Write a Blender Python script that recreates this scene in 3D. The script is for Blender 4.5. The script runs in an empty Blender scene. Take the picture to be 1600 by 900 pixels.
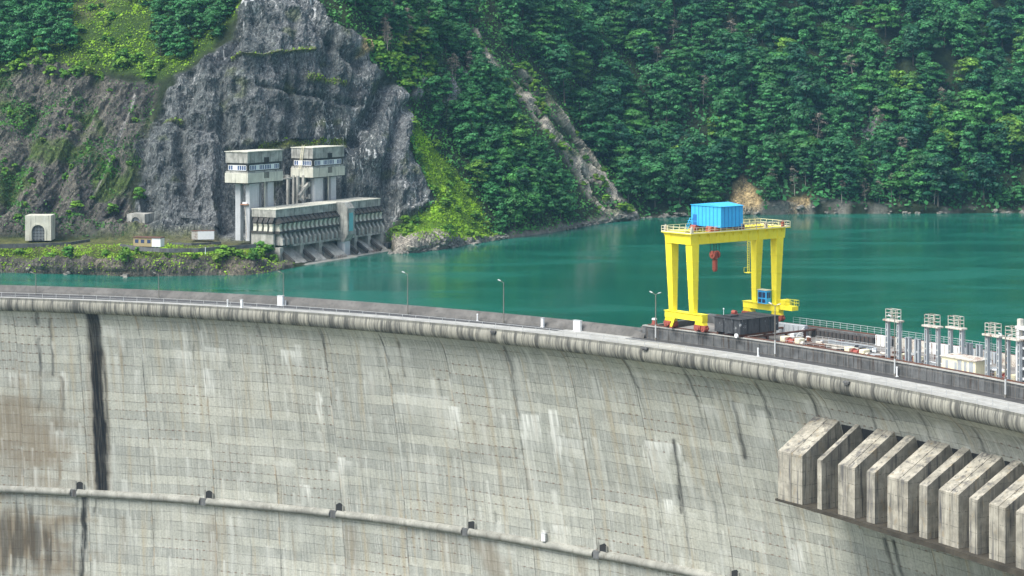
import bpy, math, random
import numpy as np
from mathutils import Vector, Matrix

random.seed(7)
rng = np.random.default_rng(11)
sc = bpy.context.scene
col = sc.collection
F = 2986.0; YH = 109.0; HC = 50.7          # focal length and horizon of the photograph (px), camera height over the crest
CX, CY, R = -173.95, 150.37, 281.37        # plan circle of the dam's crest
ZW = -12.0                                 # water level
rad = math.radians

# ------------------------------------------------------------------ helpers
def tag(o, label=None, cat=None, group=None, kind=None):
    if label: o['label'] = label
    if cat: o['category'] = cat
    if group: o['group'] = group
    if kind: o['kind'] = kind
    return o

def thing(name, label, cat, loc=(0, 0, 0), rz=0.0, group=None):
    o = bpy.data.objects.new(name, None)
    o.empty_display_size = 0.5
    col.objects.link(o)
    o.location = loc; o.rotation_euler = (0, 0, rz)
    return tag(o, label, cat, group)

def copy_tree(o, parent=None):
    c = o.copy(); col.objects.link(c)
    if parent: c.parent = parent
    for ch in list(o.children): copy_tree(ch, c)
    return c

class MB:
    """collects boxes, tubes, prisms into one mesh"""
    def __init__(s): s.v = []; s.f = []; s.smooth = []
    def add(s, vs, fs, sm=False):
        n = len(s.v); s.v += [tuple(map(float, v)) for v in vs]
        for f in fs: s.f.append([i + n for i in f]); s.smooth.append(sm)
        return s
    def box(s, x0, x1, y0, y1, z0, z1, b=0.0):
        if b <= 0:
            vs = [(x, y, z) for z in (z0, z1) for y in (y0, y1) for x in (x0, x1)]
            return s.add(vs, [(0, 2, 3, 1), (4, 5, 7, 6), (0, 1, 5, 4), (1, 3, 7, 5), (3, 2, 6, 7), (2, 0, 4, 6)])
        # chamfered vertical edges and top edge
        def ring(z, i):
            return [(x0+i+b, y0+i, z), (x1-i-b, y0+i, z), (x1-i, y0+i+b, z), (x1-i, y1-i-b, z), (x1-i-b, y1-i, z), (x0+i+b, y1-i, z), (x0+i, y1-i-b, z), (x0+i, y0+i+b, z)]
        vs = ring(z0, 0) + ring(z1-b, 0) + ring(z1, b)
        fs = [tuple(range(7, -1, -1)), tuple(range(16, 24))]
        for k in range(2):
            for i in range(8):
                j = (i+1) % 8
                fs.append((k*8+i, k*8+j, k*8+8+j, k*8+8+i))
        return s.add(vs, fs)
    def hexa(s, lo, hi):
        """frustum: two 4-point rings"""
        vs = list(lo) + list(hi)
        return s.add(vs, [(3, 2, 1, 0), (4, 5, 6, 7), (0, 1, 5, 4), (1, 2, 6, 5), (2, 3, 7, 6), (3, 0, 4, 7)])
    def tube(s, a, b, r0, r1=None, n=8, caps=True):
        r1 = r0 if r1 is None else r1
        a = Vector(a); b = Vector(b); d = (b-a)
        if d.length < 1e-6: return s
        d.normalize()
        u = d.orthogonal().normalized(); w = d.cross(u)
        vs = []
        for p, r in ((a, r0), (b, r1)):
            for i in range(n):
                t = 2*math.pi*i/n
                vs.append(p + u*(r*math.cos(t)) + w*(r*math.sin(t)))
        fs = [(i, (i+1) % n, n+(i+1) % n, n+i) for i in range(n)]
        s.add(vs, fs, n > 5)
        if caps: s.add(vs, [tuple(range(n-1, -1, -1)), tuple(range(n, 2*n))])
        return s
    def bar(s, a, b, w, h=None):
        """square bar"""
        h = h or w
        a = Vector(a); b = Vector(b); d = (b-a).normalized()
        up = Vector((0, 0, 1)) if abs(d.z) < .95 else Vector((1, 0, 0))
        u = d.cross(up).normalized(); v = u.cross(d)
        c = [(-w/2, -h/2), (w/2, -h/2), (w/2, h/2), (-w/2, h/2)]
        return s.hexa([a+u*i+v*j for i, j in c], [b+u*i+v*j for i, j in c])
    def prism(s, poly, axis, a0, a1):
        """extrude a 2-D polygon along an axis. axis x: poly=(y,z); y: (x,z); z: (x,y)"""
        def P(p, a): return {'x': (a, p[0], p[1]), 'y': (p[0], a, p[1]), 'z': (p[0], p[1], a)}[axis]
        n = len(poly)
        vs = [P(p, a0) for p in poly] + [P(p, a1) for p in poly]
        fs = [tuple(range(n)), tuple(range(2*n-1, n-1, -1))] + [(i, n+i, n+(i+1) % n, (i+1) % n) for i in range(n)]
        return s.add(vs, fs)
    def build(s, name, mat, parent=None, world=False, off=(0, 0, 0)):
        me = bpy.data.meshes.new(name)
        vs = np.array(s.v, dtype=float).reshape(-1, 3) + np.array(off)
        if world and parent is not None:
            M = np.array(parent.matrix_basis.inverted()); vs = vs @ M[:3, :3].T + M[:3, 3]
        me.from_pydata(vs.tolist(), [], s.f)
        me.polygons.foreach_set('use_smooth', s.smooth)
        me.materials.append(mat)
        import bmesh
        bm = bmesh.new(); bm.from_mesh(me); bmesh.ops.recalc_face_normals(bm, faces=bm.faces); bm.to_mesh(me); bm.free()
        o = bpy.data.objects.new(name, me); col.objects.link(o)
        if parent: o.parent = parent
        return o

def np_mesh(name, V, Q, mat, parent=None, smooth=False, colors=None, uvs=None, floats=None, world=False):
    """fast mesh from numpy arrays: V (n,3), Q (m,4)"""
    if world and parent is not None:
        M = np.array(parent.matrix_basis.inverted()); V = V @ M[:3, :3].T + M[:3, 3]
    me = bpy.data.meshes.new(name)
    k = Q.shape[1]
    me.vertices.add(len(V)); me.vertices.foreach_set('co', V.astype(np.float32).ravel())
    me.loops.add(Q.size); me.loops.foreach_set('vertex_index', Q.astype(np.int32).ravel())
    me.polygons.add(len(Q))
    me.polygons.foreach_set('loop_start', np.arange(0, Q.size, k, dtype=np.int32))
    me.polygons.foreach_set('loop_total', np.full(len(Q), k, dtype=np.int32))
    me.polygons.foreach_set('use_smooth', np.full(len(Q), smooth, dtype=bool))
    for n, c in (colors or {}).items():
        a = me.attributes.new(n, 'FLOAT_COLOR', 'POINT')
        cc = np.ones((len(V), 4), np.float32); cc[:, :c.shape[1]] = c
        a.data.foreach_set('color', cc.ravel())
    if uvs is not None:
        l = me.uv_layers.new(name='UVMap'); l.data.foreach_set('uv', uvs[Q.ravel()].astype(np.float32).ravel())
    me.update(); me.validate()
    me.materials.append(mat)
    o = bpy.data.objects.new(name, me); col.objects.link(o)
    if parent: o.parent = parent
    return o

def grid_quads(nr, nc):
    i = np.arange(nr-1)[:, None]*nc + np.arange(nc-1)[None]
    return np.stack([i, i+1, i+nc+1, i+nc], -1).reshape(-1, 4)

# numpy value noise -----------------------------------------------------------
def _hash(i, j, k, seed):
    h = (i*374761393 + j*668265263 + k*2147483647 + seed*1274126177) & 0xffffffff
    h = ((h ^ (h >> 13))*1274126177) & 0xffffffff
    h = ((h ^ (h >> 16))*2246822519) & 0xffffffff
    return ((h ^ (h >> 15)) & 0xffffff)/float(0xffffff)
def vnoise(P, seed=0):
    P = np.asarray(P, float); fl = np.floor(P); f = P-fl; f = f*f*(3-2*f); i = fl.astype(np.int64)
    out = 0
    for a in (0, 1):
        for b in (0, 1):
            for c in (0, 1):
                w = (f[..., 0] if a else 1-f[..., 0])*(f[..., 1] if b else 1-f[..., 1])*(f[..., 2] if c else 1-f[..., 2])
                out = out + w*_hash(i[..., 0]+a, i[..., 1]+b, i[..., 2]+c, seed)
    return out*2-1
def fbm(P, oct=4, seed=0, gain=.5, lac=2.03, ridged=False):
    out = 0; amp = 1; tot = 0; P = np.asarray(P, float)
    for o in range(oct):
        n = vnoise(P, seed+o*17)
        if ridged: n = 1-2*np.abs(n)
        out = out+amp*n; tot += amp; amp *= gain; P = P*lac+13.7
    return out/tot
def sstep(a, b, x):
    t = np.clip((x-a)/(b-a), 0, 1); return t*t*(3-2*t)

def poly_sd(px, py, poly):
    """signed distance (positive inside)"""
    d = np.full(px.shape, 1e9); ins = np.zeros(px.shape, bool); n = len(poly)
    for i in range(n):
        (x0, y0), (x1, y1) = poly[i], poly[(i+1) % n]
        ex, ey = x1-x0, y1-y0
        t = np.clip(((px-x0)*ex+(py-y0)*ey)/(ex*ex+ey*ey+1e-9), 0, 1)
        d = np.minimum(d, np.hypot(px-x0-t*ex, py-y0-t*ey))
        c = ((y0 > py) != (y1 > py)) & (px < (x1-x0)*(py-y0)/((y1-y0) if y1 != y0 else 1e-9)+x0)
        ins ^= c
    return np.where(ins, d, -d)
def line_d(px, py, pts):
    d = np.full(px.shape, 1e9)
    for (x0, y0), (x1, y1) in zip(pts[:-1], pts[1:]):
        ex, ey = x1-x0, y1-y0
        t = np.clip(((px-x0)*ex+(py-y0)*ey)/(ex*ex+ey*ey+1e-9), 0, 1)
        d = np.minimum(d, np.hypot(px-x0-t*ex, py-y0-t*ey))
    return d

def at(px, py, z):
    """world point at height z seen at a photograph pixel (survey of the site)"""
    D = F*(HC-z)/(py-YH); return ((px-800)*D/F, D, z)
def polar(th, r, z=0.0):
    return (CX+(R+r)*math.sin(rad(th)), CY+(R+r)*math.cos(rad(th)), z)
def theta_of(px, r=0.0):
    """angle on the dam where the sight line of a pixel column meets radius R+r"""
    a = (px-800)/F
    A = a*a+1; B = -2*(a*CX+CY); C = CX*CX+CY*CY-(R+r)**2
    D = (-B+math.sqrt(B*B-4*A*C))/(2*A)
    return math.degrees(math.atan2(a*D-CX, D-CY))

# ------------------------------------------------------------------ materials
class NT:
    def __init__(s, name):
        m = bpy.data.materials.new(name); m.use_nodes = True
        s.m = m; s.t = m.node_tree; s.n = s.t.nodes; s.L = s.t.links
        s.b = next(n for n in s.n if n.type == 'BSDF_PRINCIPLED')
        s.out = next(n for n in s.n if n.type == 'OUTPUT_MATERIAL')
    def new(s, t, **kw):
        n = s.n.new(t)
        for k, v in kw.items(): setattr(n, k, v)
        return n
    def set(s, sock, v):
        if hasattr(v, 'is_output') or isinstance(v, bpy.types.NodeSocket): s.L.new(v, sock)
        else:
            if isinstance(v, (tuple, list)) and len(v) == 3 and sock.type == 'RGBA': v = (*v, 1)
            sock.default_value = v
    def math(s, op, a, b=0.0, c=None, clamp=False):
        n = s.new('ShaderNodeMath', operation=op); n.use_clamp = clamp
        s.set(n.inputs[0], a); s.set(n.inputs[1], b)
        if c is not None: s.set(n.inputs[2], c)
        return n.outputs[0]
    def mix(s, f, a, b, mode='MIX'):
        n = s.new('ShaderNodeMix', data_type='RGBA', blend_type=mode)
        s.set(n.inputs[0], f); s.set(n.inputs[6], a); s.set(n.inputs[7], b)
        return n.outputs[2]
    def ramp(s, v, lo, hi, a=0.0, b=1.0):
        n = s.new('ShaderNodeMapRange'); n.clamp = True; n.interpolation_type = 'SMOOTHSTEP'
        s.set(n.inputs[0], v); s.set(n.inputs[1], lo); s.set(n.inputs[2], hi); s.set(n.inputs[3], a); s.set(n.inputs[4], b)
        return n.outputs[0]
    def coord(s, kind='Object'):
        return s.new('ShaderNodeTexCoord').outputs[kind]
    def geo(s, k='Position'): return s.new('ShaderNodeNewGeometry').outputs[k]
    def mapped(s, v, sc=(1, 1, 1), loc=(0, 0, 0)):
        n = s.new('ShaderNodeMapping'); s.set(n.inputs[0], v); n.inputs[3].default_value = sc; n.inputs[1].default_value = loc
        return n.outputs[0]
    def noise(s, v, scale=1.0, det=4.0, rough=.55, dist=0.0, col=False):
        n = s.new('ShaderNodeTexNoise'); s.set(n.inputs['Vector'], v)
        n.inputs['Scale'].default_value = scale; n.inputs['Detail'].default_value = det
        n.inputs['Roughness'].default_value = rough; n.inputs['Distortion'].default_value = dist
        return n.outputs['Color' if col else 'Fac']
    def white(s, v):
        n = s.new('ShaderNodeTexWhiteNoise', noise_dimensions='3D'); s.set(n.inputs[0], v); return n.outputs[0]
    def sep(s, v):
        n = s.new('ShaderNodeSeparateXYZ'); s.set(n.inputs[0], v); return n.outputs
    def comb(s, x, y, z=0.0):
        n = s.new('ShaderNodeCombineXYZ'); s.set(n.inputs[0], x); s.set(n.inputs[1], y); s.set(n.inputs[2], z); return n.outputs[0]
    def attr(s, name, out='Color'):
        n = s.new('ShaderNodeAttribute'); n.attribute_name = name; return n.outputs[out]
    def bump(s, h, dist=.05, strength=.5):
        n = s.new('ShaderNodeBump'); n.inputs['Strength'].default_value = strength; n.inputs['Distance'].default_value = dist
        s.set(n.inputs['Height'], h); s.L.new(n.outputs[0], s.b.inputs['Normal'])
    def fin(s, color=None, rough=.8, metal=0.0, spec=None):
        if color is not None: s.set(s.b.inputs['Base Color'], color)
        s.set(s.b.inputs['Roughness'], rough); s.set(s.b.inputs['Metallic'], metal)
        if spec is not None: s.b.inputs['Specular IOR Level'].default_value = spec
        return s.m

def m_concrete(name, base, dark=.55, streak=.5, stain=(.10, .085, .06), scale=1.0, lines=0):
    """weathered concrete: mottling, rain streaks, dirt; world coordinates in metres"""
    t = NT(name); p = t.geo()
    n1 = t.noise(p, .35*scale, 5, .6); n2 = t.noise(p, 3.0*scale, 4, .6)
    st = t.noise(t.mapped(p, (1.6*scale, 1.6*scale, .10*scale)), 1.0, 4, .6)
    c = t.mix(t.ramp(n1, .32, .7), tuple(b*dark for b in base), base)
    c = t.mix(t.math('MULTIPLY', t.ramp(st, .52, .72), streak), c, stain)
    st2 = t.noise(t.mapped(p, (2.5*scale, 2.5*scale, .12*scale), (7, 3, 1)), 1.0, 3, .5)
    c = t.mix(t.math('MULTIPLY', t.ramp(st2, .6, .8), streak*.6), c, tuple(min(.7, b*1.6) for b in base))
    c = t.mix(t.ramp(n2, .3, .8, .0, .28), c, tuple(b*.5 for b in base))
    if lines:
        z = t.sep(p)[2]
        ln = t.math('LESS_THAN', t.math('FRACT', t.math('ADD', t.math('DIVIDE', z, lines), t.math('MULTIPLY', n1, .12))), .055)
        c = t.mix(t.math('MULTIPLY', t.math('MULTIPLY', ln, t.ramp(n2, .4, .65)), .6), c, (.06, .055, .05))
        s3 = t.noise(t.mapped(p, (.7, .7, .05), (3, 8, 2)), 1.0, 4, .65)
        c = t.mix(t.ramp(s3, .52, .68, 0, .75), c, (.07, .07, .075))
        c = t.mix(t.ramp(s3, .42, .28, 0, .45), c, tuple(min(.75, b*1.45) for b in base))
        o_ = t.noise(t.mapped(p, (.9, .9, .4), (1, 5, 9)), 1.0, 4, .6)
        c = t.mix(t.ramp(o_, .58, .72, 0, .42), c, (.31, .23, .12))
    t.bump(n2, .06, .35)
    return t.fin(c, .85, 0, .25)

def m_paint(name, base, dirt=(.12, .09, .06), amount=.35, rough=.5, rust=0.0, metal=0.0, scale=1.0):
    t = NT(name); p = t.geo()
    n1 = t.noise(p, .8*scale, 5, .65); n2 = t.noise(p, 5*scale, 3, .6)
    st = t.noise(t.mapped(p, (3*scale, 3*scale, .35*scale)), 1.0, 4, .6)
    c = t.mix(t.ramp(n1, .3, .75, 0, .35), base, tuple(b*.72 for b in base))
    c = t.mix(t.math('MULTIPLY', t.ramp(st, .56, .78), amount), c, dirt)
    if rust > 0:
        r = t.ramp(t.math('ADD', t.math('MULTIPLY', n1, .6), t.math('MULTIPLY', n2, .4)), .62-rust*.28, .72-rust*.2)
        c = t.mix(r, c, (.17, .06, .025))
    t.bump(n2, .01, .2)
    return t.fin(c, t.ramp(n1, .3, .8, rough, min(1, rough+.25)), metal)

M = {}
def m_dam_wall():
    t = NT('dam_concrete')
    uv = t.coord('UV'); s = t.sep(uv); u, v = s[0], s[1]
    w1 = t.noise(t.comb(u, v), .06, 3, .5)
    # pour blocks: monoliths 3.07 degrees wide, lifts about 2 m high
    uj = t.math('DIVIDE', t.math('ADD', u, -R*rad(22)), R*rad(3.07))
    ujw = t.math('ADD', uj, t.math('MULTIPLY', t.math('ADD', t.noise(t.comb(0.0, v), .12, 3), -.5), .03))
    lift = 2.05
    bid = t.math('FLOOR', ujw)
    vv = t.math('ADD', t.math('DIVIDE', v, lift), t.math('MULTIPLY', t.white(t.comb(bid, 3.0)), .35))
    vv = t.math('ADD', vv, t.math('MULTIPLY', t.math('ADD', w1, -.5), .35))
    vv = t.math('ADD', vv, t.math('MULTIPLY', t.math('ADD', t.noise(t.comb(u, v, 3.0), .55, 3, .6), -.5), .07))
    cell = t.comb(bid, t.math('FLOOR', vv), 1.0)
    rnd = t.ramp(t.noise(t.comb(t.math('MULTIPLY', u, .045), t.math('MULTIPLY', t.math('FLOOR', vv), 3.7), t.math('MULTIPLY', bid, .22)), 1.0, 2, .5), .36, .68)
    base = t.mix(t.noise(t.comb(u, v), .025, 3, .5), (.350, .368, .328), (.525, .515, .435))
    base = t.mix(t.math('MULTIPLY', rnd, .50), base, (.245, .26, .24))
    base = t.mix(t.ramp(rnd, .4, .0, 0, .28), base, (.60, .60, .51))
    base = t.mix(t.ramp(t.noise(t.comb(t.math('MULTIPLY', u, .12), t.math('MULTIPLY', v, .3), 5.0), 1.0, 4, .6), .56, .72, 0, .35), base, (.50, .51, .47))
    # fine vertical rain streaks
    s1 = t.noise(t.comb(t.math('MULTIPLY', u, 1.23), t.math('MULTIPLY', v, .06), t.math('MULTIPLY', u, .97)), 1.0, 5, .65, .35)
    s2 = t.noise(t.comb(t.math('MULTIPLY', u, 3.1), t.math('MULTIPLY', v, .13), t.math('MULTIPLY', u, 2.7)), 1.0, 4, .6, .3)
    s3 = t.noise(t.comb(t.math('MULTIPLY', u, .55), t.math('MULTIPLY', v, .03), 9.0), 1.0, 4, .6)
    base = t.mix(t.ramp(s1, .52, .72, 0, .58), base, (.15, .158, .145))
    base = t.mix(t.ramp(s2, .52, .72, 0, .40), base, (.165, .17, .155))
    base = t.mix(t.ramp(s2, .47, .30, 0, .7), base, (.60, .60, .545))
    base = t.mix(t.ramp(s3, .52, .70, 0, .62), base, (.40, .345, .235))
    base = t.mix(t.ramp(s3, .42, .25, 0, .35), base, (.47, .49, .46))
    g = t.noise(t.comb(u, v), 2.2, 6, .7)
    base = t.mix(t.ramp(g, .40, .70, 0, .45), base, (.16, .165, .155))
    # lift lines, broken; tie-hole rust spots along them
    fv = t.math('FRACT', vv)
    brk = t.noise(t.comb(t.math('MULTIPLY', u, .35), t.math('MULTIPLY', v, 1.3), 2.0), 1.0, 3, .6)
    ln = t.math('MULTIPLY', t.math('LESS_THAN', fv, .065), t.ramp(brk, .30, .62))
    base = t.mix(t.math('MULTIPLY', ln, .48), base, (.08, .08, .072))
    lid = t.white(t.comb(bid, t.math('FLOOR', t.math('ADD', vv, -.5)), 7.0))
    fu = t.math('ABSOLUTE', t.math('ADD', t.math('FRACT', t.math('ADD', t.math('MULTIPLY', u, .62), t.math('MULTIPLY', lid, 9.0))), -.5))
    dv = t.math('ABSOLUTE', t.math('ADD', fv, -.05))
    dot = t.math('MULTIPLY', t.math('LESS_THAN', fu, .16), t.math('LESS_THAN', dv, .085))
    reg = t.math('MULTIPLY', t.ramp(t.noise(t.comb(u, v, 6.0), .05, 3, .5), .45, .58), t.math('GREATER_THAN', lid, .38))
    base = t.mix(t.math('MULTIPLY', t.math('MULTIPLY', dot, reg), .62), base, (.15, .075, .045))
    # contraction joints
    fj = t.math('ABSOLUTE', t.math('ADD', t.math('FRACT', t.math('ADD', ujw, .5)), -.5))
    jl = t.math('LESS_THAN', fj, .0085)
    jb = t.ramp(t.noise(t.comb(bid, t.math('MULTIPLY', v, .22), 8.0), 1.0, 4, .6), .38, .66, .12, .75)
    base = t.mix(t.math('MULTIPLY', jl, jb), base, (.055, .055, .05))
    jw = t.math('MULTIPLY', t.ramp(fj, .035, .008), t.ramp(t.noise(t.comb(bid, t.math('MULTIPLY', v, .15), 3.0), 1.0, 3), .5, .62))
    base = t.mix(t.math('MULTIPLY', jw, .5), base, (.40, .31, .20))
    # individual stains (run-off of single leaks)
    st = t.new('ShaderNodeSeparateColor'); t.L.new(t.attr('stain'), st.inputs[0])
    hb = t.ramp(s2, .3, .62, .35, 1.0)
    base = t.mix(t.math('MULTIPLY', st.outputs[2], t.ramp(s1, .25, .6, .5, 1)), base, (.205, .160, .105))
    base = t.mix(t.math('MULTIPLY', st.outputs[1], hb), base, (.74, .75, .70))
    base = t.mix(t.math('MULTIPLY', st.outputs[0], t.ramp(s2, .68, .44, .80, 1)), base, (.008, .008, .009))
    hgt = t.math('ADD', t.math('MULTIPLY', g, .5), t.math('MULTIPLY', t.math('ADD', ln, jl), -1.0))
    hgt = t.math('ADD', hgt, t.math('MULTIPLY', rnd, .3))
    t.bump(hgt, .08, .6)
    return t.fin(base, .85, 0, .25)

def m_cornice():
    t = NT('cornice_concrete'); uv = t.coord('UV'); s = t.sep(uv); u, v = s[0], s[1]
    base = t.mix(t.noise(t.comb(u, v), .12, 4, .6), (.22, .22, .195), (.37, .355, .29))
    blk = t.white(t.comb(t.math('FLOOR', t.math('DIVIDE', u, 3.8)), 1.0, 1.0))
    base = t.mix(t.math('MULTIPLY', blk, .3), base, (.24, .24, .21))
    s1 = t.noise(t.comb(t.math('MULTIPLY', u, .55), t.math('MULTIPLY', v, .05)), 1.0, 5, .7)
    s2 = t.noise(t.comb(t.math('MULTIPLY', u, 3.2), t.math('MULTIPLY', v, .12), 3.0), 1.0, 4, .6)
    base = t.mix(t.ramp(s1, .46, .60, 0, .9), base, (.065, .065, .06))
    base = t.mix(t.ramp(s2, .48, .66, 0, .75), base, (.085, .085, .078))
    base = t.mix(t.ramp(s2, .42, .28, 0, .45), base, (.60, .57, .45))
    g = t.noise(t.comb(u, v), 2.5, 5, .7)
    base = t.mix(t.ramp(g, .5, .8, 0, .4), base, (.12, .12, .10))
    fa = t.math('GREATER_THAN', v, -.62)                       # the fascia above the roll is dirtier
    base = t.mix(t.math('MULTIPLY', fa, t.ramp(s1, .3, .6, .25, .7)), base, (.13, .13, .115))
    j = t.math('LESS_THAN', t.math('FRACT', t.math('DIVIDE', u, 3.8)), .03)
    base = t.mix(t.math('MULTIPLY', j, .8), base, (.05, .05, .045))
    t.bump(g, .05, .5)
    return t.fin(base, .85, 0, .25)

def m_terrain():
    t = NT('hillside_ground'); p = t.geo()
    c = t.attr('col'); ms = t.new('ShaderNodeSeparateColor'); t.L.new(t.attr('mask'), ms.inputs[0])
    rock, grass = ms.outputs[0], ms.outputs[1]
    n1 = t.noise(p, .35, 6, .7); n2 = t.noise(p, 1.6, 5, .7)
    nv = t.noise(t.mapped(p, (.5, .5, .10)), 1.0, 6, .7, 1.2)
    crk = t.noise(t.mapped(p, (.55, .55, .16), (3, 1, 2)), 1.0, 5, .7, .8)
    cr = t.ramp(t.math('ABSOLUTE', t.math('ADD', crk, -.5)), .0, .045, 1, 0)
    x = t.mix(t.ramp(n1, .35, .66, 0, .75), c, t.mix(1.0, c, (.34, .35, .38), 'MULTIPLY'))
    n3 = t.noise(p, 1.1, 6, .75, .8)
    x = t.mix(t.math('MULTIPLY', rock, t.ramp(n3, .52, .70)), x, t.mix(1.0, c, (2.2, 2.22, 2.15), 'MULTIPLY'))
    x = t.mix(t.math('MULTIPLY', rock, t.ramp(n3, .46, .32)), x, t.mix(1.0, c, (.30, .31, .32), 'MULTIPLY'))
    x = t.mix(t.math('MULTIPLY', t.ramp(n2, .5, .72), .4), x, t.mix(1.0, c, (1.8, 1.75, 1.6), 'MULTIPLY'))
    x = t.mix(t.math('MULTIPLY', t.math('MULTIPLY', rock, cr), .8), x, (.016, .017, .02))
    # pale lime runs on the dark cliff
    x = t.mix(t.math('MULTIPLY', t.math('MULTIPLY', rock, ms.outputs[2]), t.ramp(nv, .55, .61)), x, (.60, .61, .60))
    fl = t.noise(t.mapped(p, (1.0, 1.0, .35), (5, 2, 8)), 1.0, 5, .75)
    x = t.mix(t.math('MULTIPLY', t.math('MULTIPLY', rock, ms.outputs[2]), t.ramp(fl, .60, .66, 0, .9)), x, (.60, .60, .58))
    gv = t.noise(p, .6, 4, .6)
    x = t.mix(t.math('MULTIPLY', grass, t.ramp(gv, .42, .68, 0, .6)), x, (.025, .06, .012))
    t.bump(t.math('ADD', n2, t.math('MULTIPLY', crk, .8)), .9, 1.0)
    return t.fin(x, .9, 0, .2)

def m_leaf(name, a, b, c, tr=.2):
    """leaf clumps; tint varies per leaf (attribute) and per tree (object random)"""
    t = NT(name); oi = t.new('ShaderNodeObjectInfo').outputs['Random']
    tn = t.new('ShaderNodeSeparateColor'); t.L.new(t.attr('tint'), tn.inputs[0])
    x = t.mix(t.ramp(oi, .0, .85), a, b)
    x = t.mix(t.ramp(oi, .91, .97), x, c)
    x = t.mix(tn.outputs[1], x, b)
    k = t.math('ADD', t.math('MULTIPLY', tn.outputs[0], 1.5), .28)
    x = t.mix(1.0, x, t.comb(k, k, k), 'MULTIPLY')
    t.set(t.b.inputs['Base Color'], x); t.b.inputs['Roughness'].default_value = .55
    t.b.inputs['Specular IOR Level'].default_value = .25
    tl = t.new('ShaderNodeBsdfTranslucent'); t.set(tl.inputs[0], t.mix(1.0, x, (1.3, 1.5, .6), 'MULTIPLY'))
    mx = t.new('ShaderNodeMixShader'); mx.inputs[0].default_value = tr
    t.L.new(t.b.outputs[0], mx.inputs[1]); t.L.new(tl.outputs[0], mx.inputs[2]); t.L.new(mx.outputs[0], t.out.inputs[0])
    return t.m

def m_water():
    t = NT('lake_water'); p = t.geo()
    n0 = t.noise(t.mapped(p, (.012, .035, 1)), 1.0, 4, .55, .6)
    n1 = t.noise(t.mapped(p, (.30, .8, 1)), 1.0, 5, .65, .5)
    n2 = t.noise(t.mapped(p, (1.4, 3.2, 1)), 1.0, 3, .6)
    c = t.mix(t.ramp(n0, .35, .65), (.005, .084, .058), (.009, .118, .086))
    wind = t.ramp(n0, .45, .68)                               # rougher wind lanes
    h = t.math('ADD', t.math('MULTIPLY', n1, .6), t.math('MULTIPLY', n2, .4))
    h = t.math('MULTIPLY', h, t.math('ADD', t.math('MULTIPLY', wind, .8), .2))
    t.bump(h, .16, .45)
    m = t.fin(c, t.ramp(wind, 0, 1, .12, .22), 0, .5)
    t.b.inputs['IOR'].default_value = 1.33
    return m

def m_plain(name, c, rough=.6, metal=0.0):
    t = NT(name); p = t.geo(); n = t.noise(p, 2.5, 4, .6)
    return t.fin(t.mix(t.ramp(n, .3, .75, 0, .4), c, tuple(x*.65 for x in c)), rough, metal)

M['dam'] = m_dam_wall(); M['cornice'] = m_cornice(); M['terrain'] = m_terrain(); M['water'] = m_water()
M['ledge'] = m_concrete('ledge_concrete', (.34, .34, .30), .6, .5)
M['pier'] = m_concrete('pier_concrete', (.42, .395, .325), .5, .95, (.06, .06, .058), 1.0, 2.3)
M['apron'] = m_concrete('wet_concrete', (.075, .066, .05), .5, .5, (.03, .025, .02))
M['parapet'] = m_concrete('parapet_concrete', (.15, .145, .135), .6, .6, (.05, .05, .045))
M['deckwall'] = m_concrete('deck_wall_concrete', (.150, .155, .155), .5, .95, (.055, .038, .028), 1.2)
M['path'] = m_concrete('path_concrete', (.42, .42, .39), .7, .25)
M['asphalt'] = m_concrete('asphalt', (.085, .085, .085), .7, .2, (.05, .05, .05))
M['deck'] = m_concrete('deck_concrete', (.27, .255, .235), .55, .2, (.12, .09, .07))
M['intake'] = m_concrete('intake_concrete', (.45, .445, .40), .5, .95, (.05, .05, .047), 1.1)
M['intake_pale'] = m_concrete('pale_concrete', (.62, .61, .51), .78, .75, (.10, .10, .09), .9)
M['intake_leg'] = m_concrete('leg_concrete', (.50, .52, .53), .85, .3, (.2, .2, .2), .6)
M['intake_dark'] = m_concrete('stain_shade_concrete', (.085, .082, .075), .5, .7, (.035, .033, .03), 1.5)  # stained concrete, coloured near black so the gaps between fins look shaded
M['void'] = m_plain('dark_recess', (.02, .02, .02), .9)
M['yellow'] = m_paint('yellow_paint', (.90, .77, .035), (.36, .25, .05), .28, .45)
M['blue'] = m_paint('blue_paint', (.045, .42, .80), (.04, .18, .4), .3, .5)
M['bluedark'] = m_paint('dark_blue_paint', (.02, .14, .42), (.02, .05, .1), .3, .45)
M['red'] = m_paint('red_oxide_paint', (.30, .07, .05), (.06, .03, .02), .5, .55)
M['white'] = m_paint('white_paint', (.74, .76, .76), (.3, .24, .17), .25, .5)
M['rustdark'] = m_paint('rust_black_steel', (.055, .052, .05), (.02, .015, .012), .6, .7, .25)
M['rustwhite'] = m_paint('rusty_white_paint', (.55, .525, .46), (.2, .09, .04), .6, .6, .45)
M['cream'] = m_paint('cream_paint', (.78, .72, .50), (.3, .2, .1), .25, .6)
M['greyblue'] = m_paint('grey_blue_paint', (.35, .38, .40), (.13, .09, .07), .55, .6, .12)
M['rust'] = m_paint('rusty_steel', (.095, .05, .038), (.06, .03, .02), .6, .8, .5)
M['galv'] = m_paint('galvanised_steel', (.46, .475, .475), (.25, .2, .15), .3, .45)
M['blacksteel'] = m_paint('black_steel', (.030, .032, .036), (.01, .01, .01), .4, .55)
M['cable'] = m_plain('black_cable', (.015, .015, .015), .6)
M['lamp_pole'] = m_paint('lamp_pole_steel', (.17, .16, .14), (.1, .07, .05), .4, .6)
M['glass'] = m_plain('window_glass', (.03, .05, .12), .12)
M['teal'] = m_paint('teal_panel', (.14, .42, .44), (.1, .2, .2), .3, .5)
M['bark'] = m_plain('bark', (.11, .09, .07), .9)
M['deadwood'] = m_plain('dead_wood', (.36, .31, .27), .9)
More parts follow.
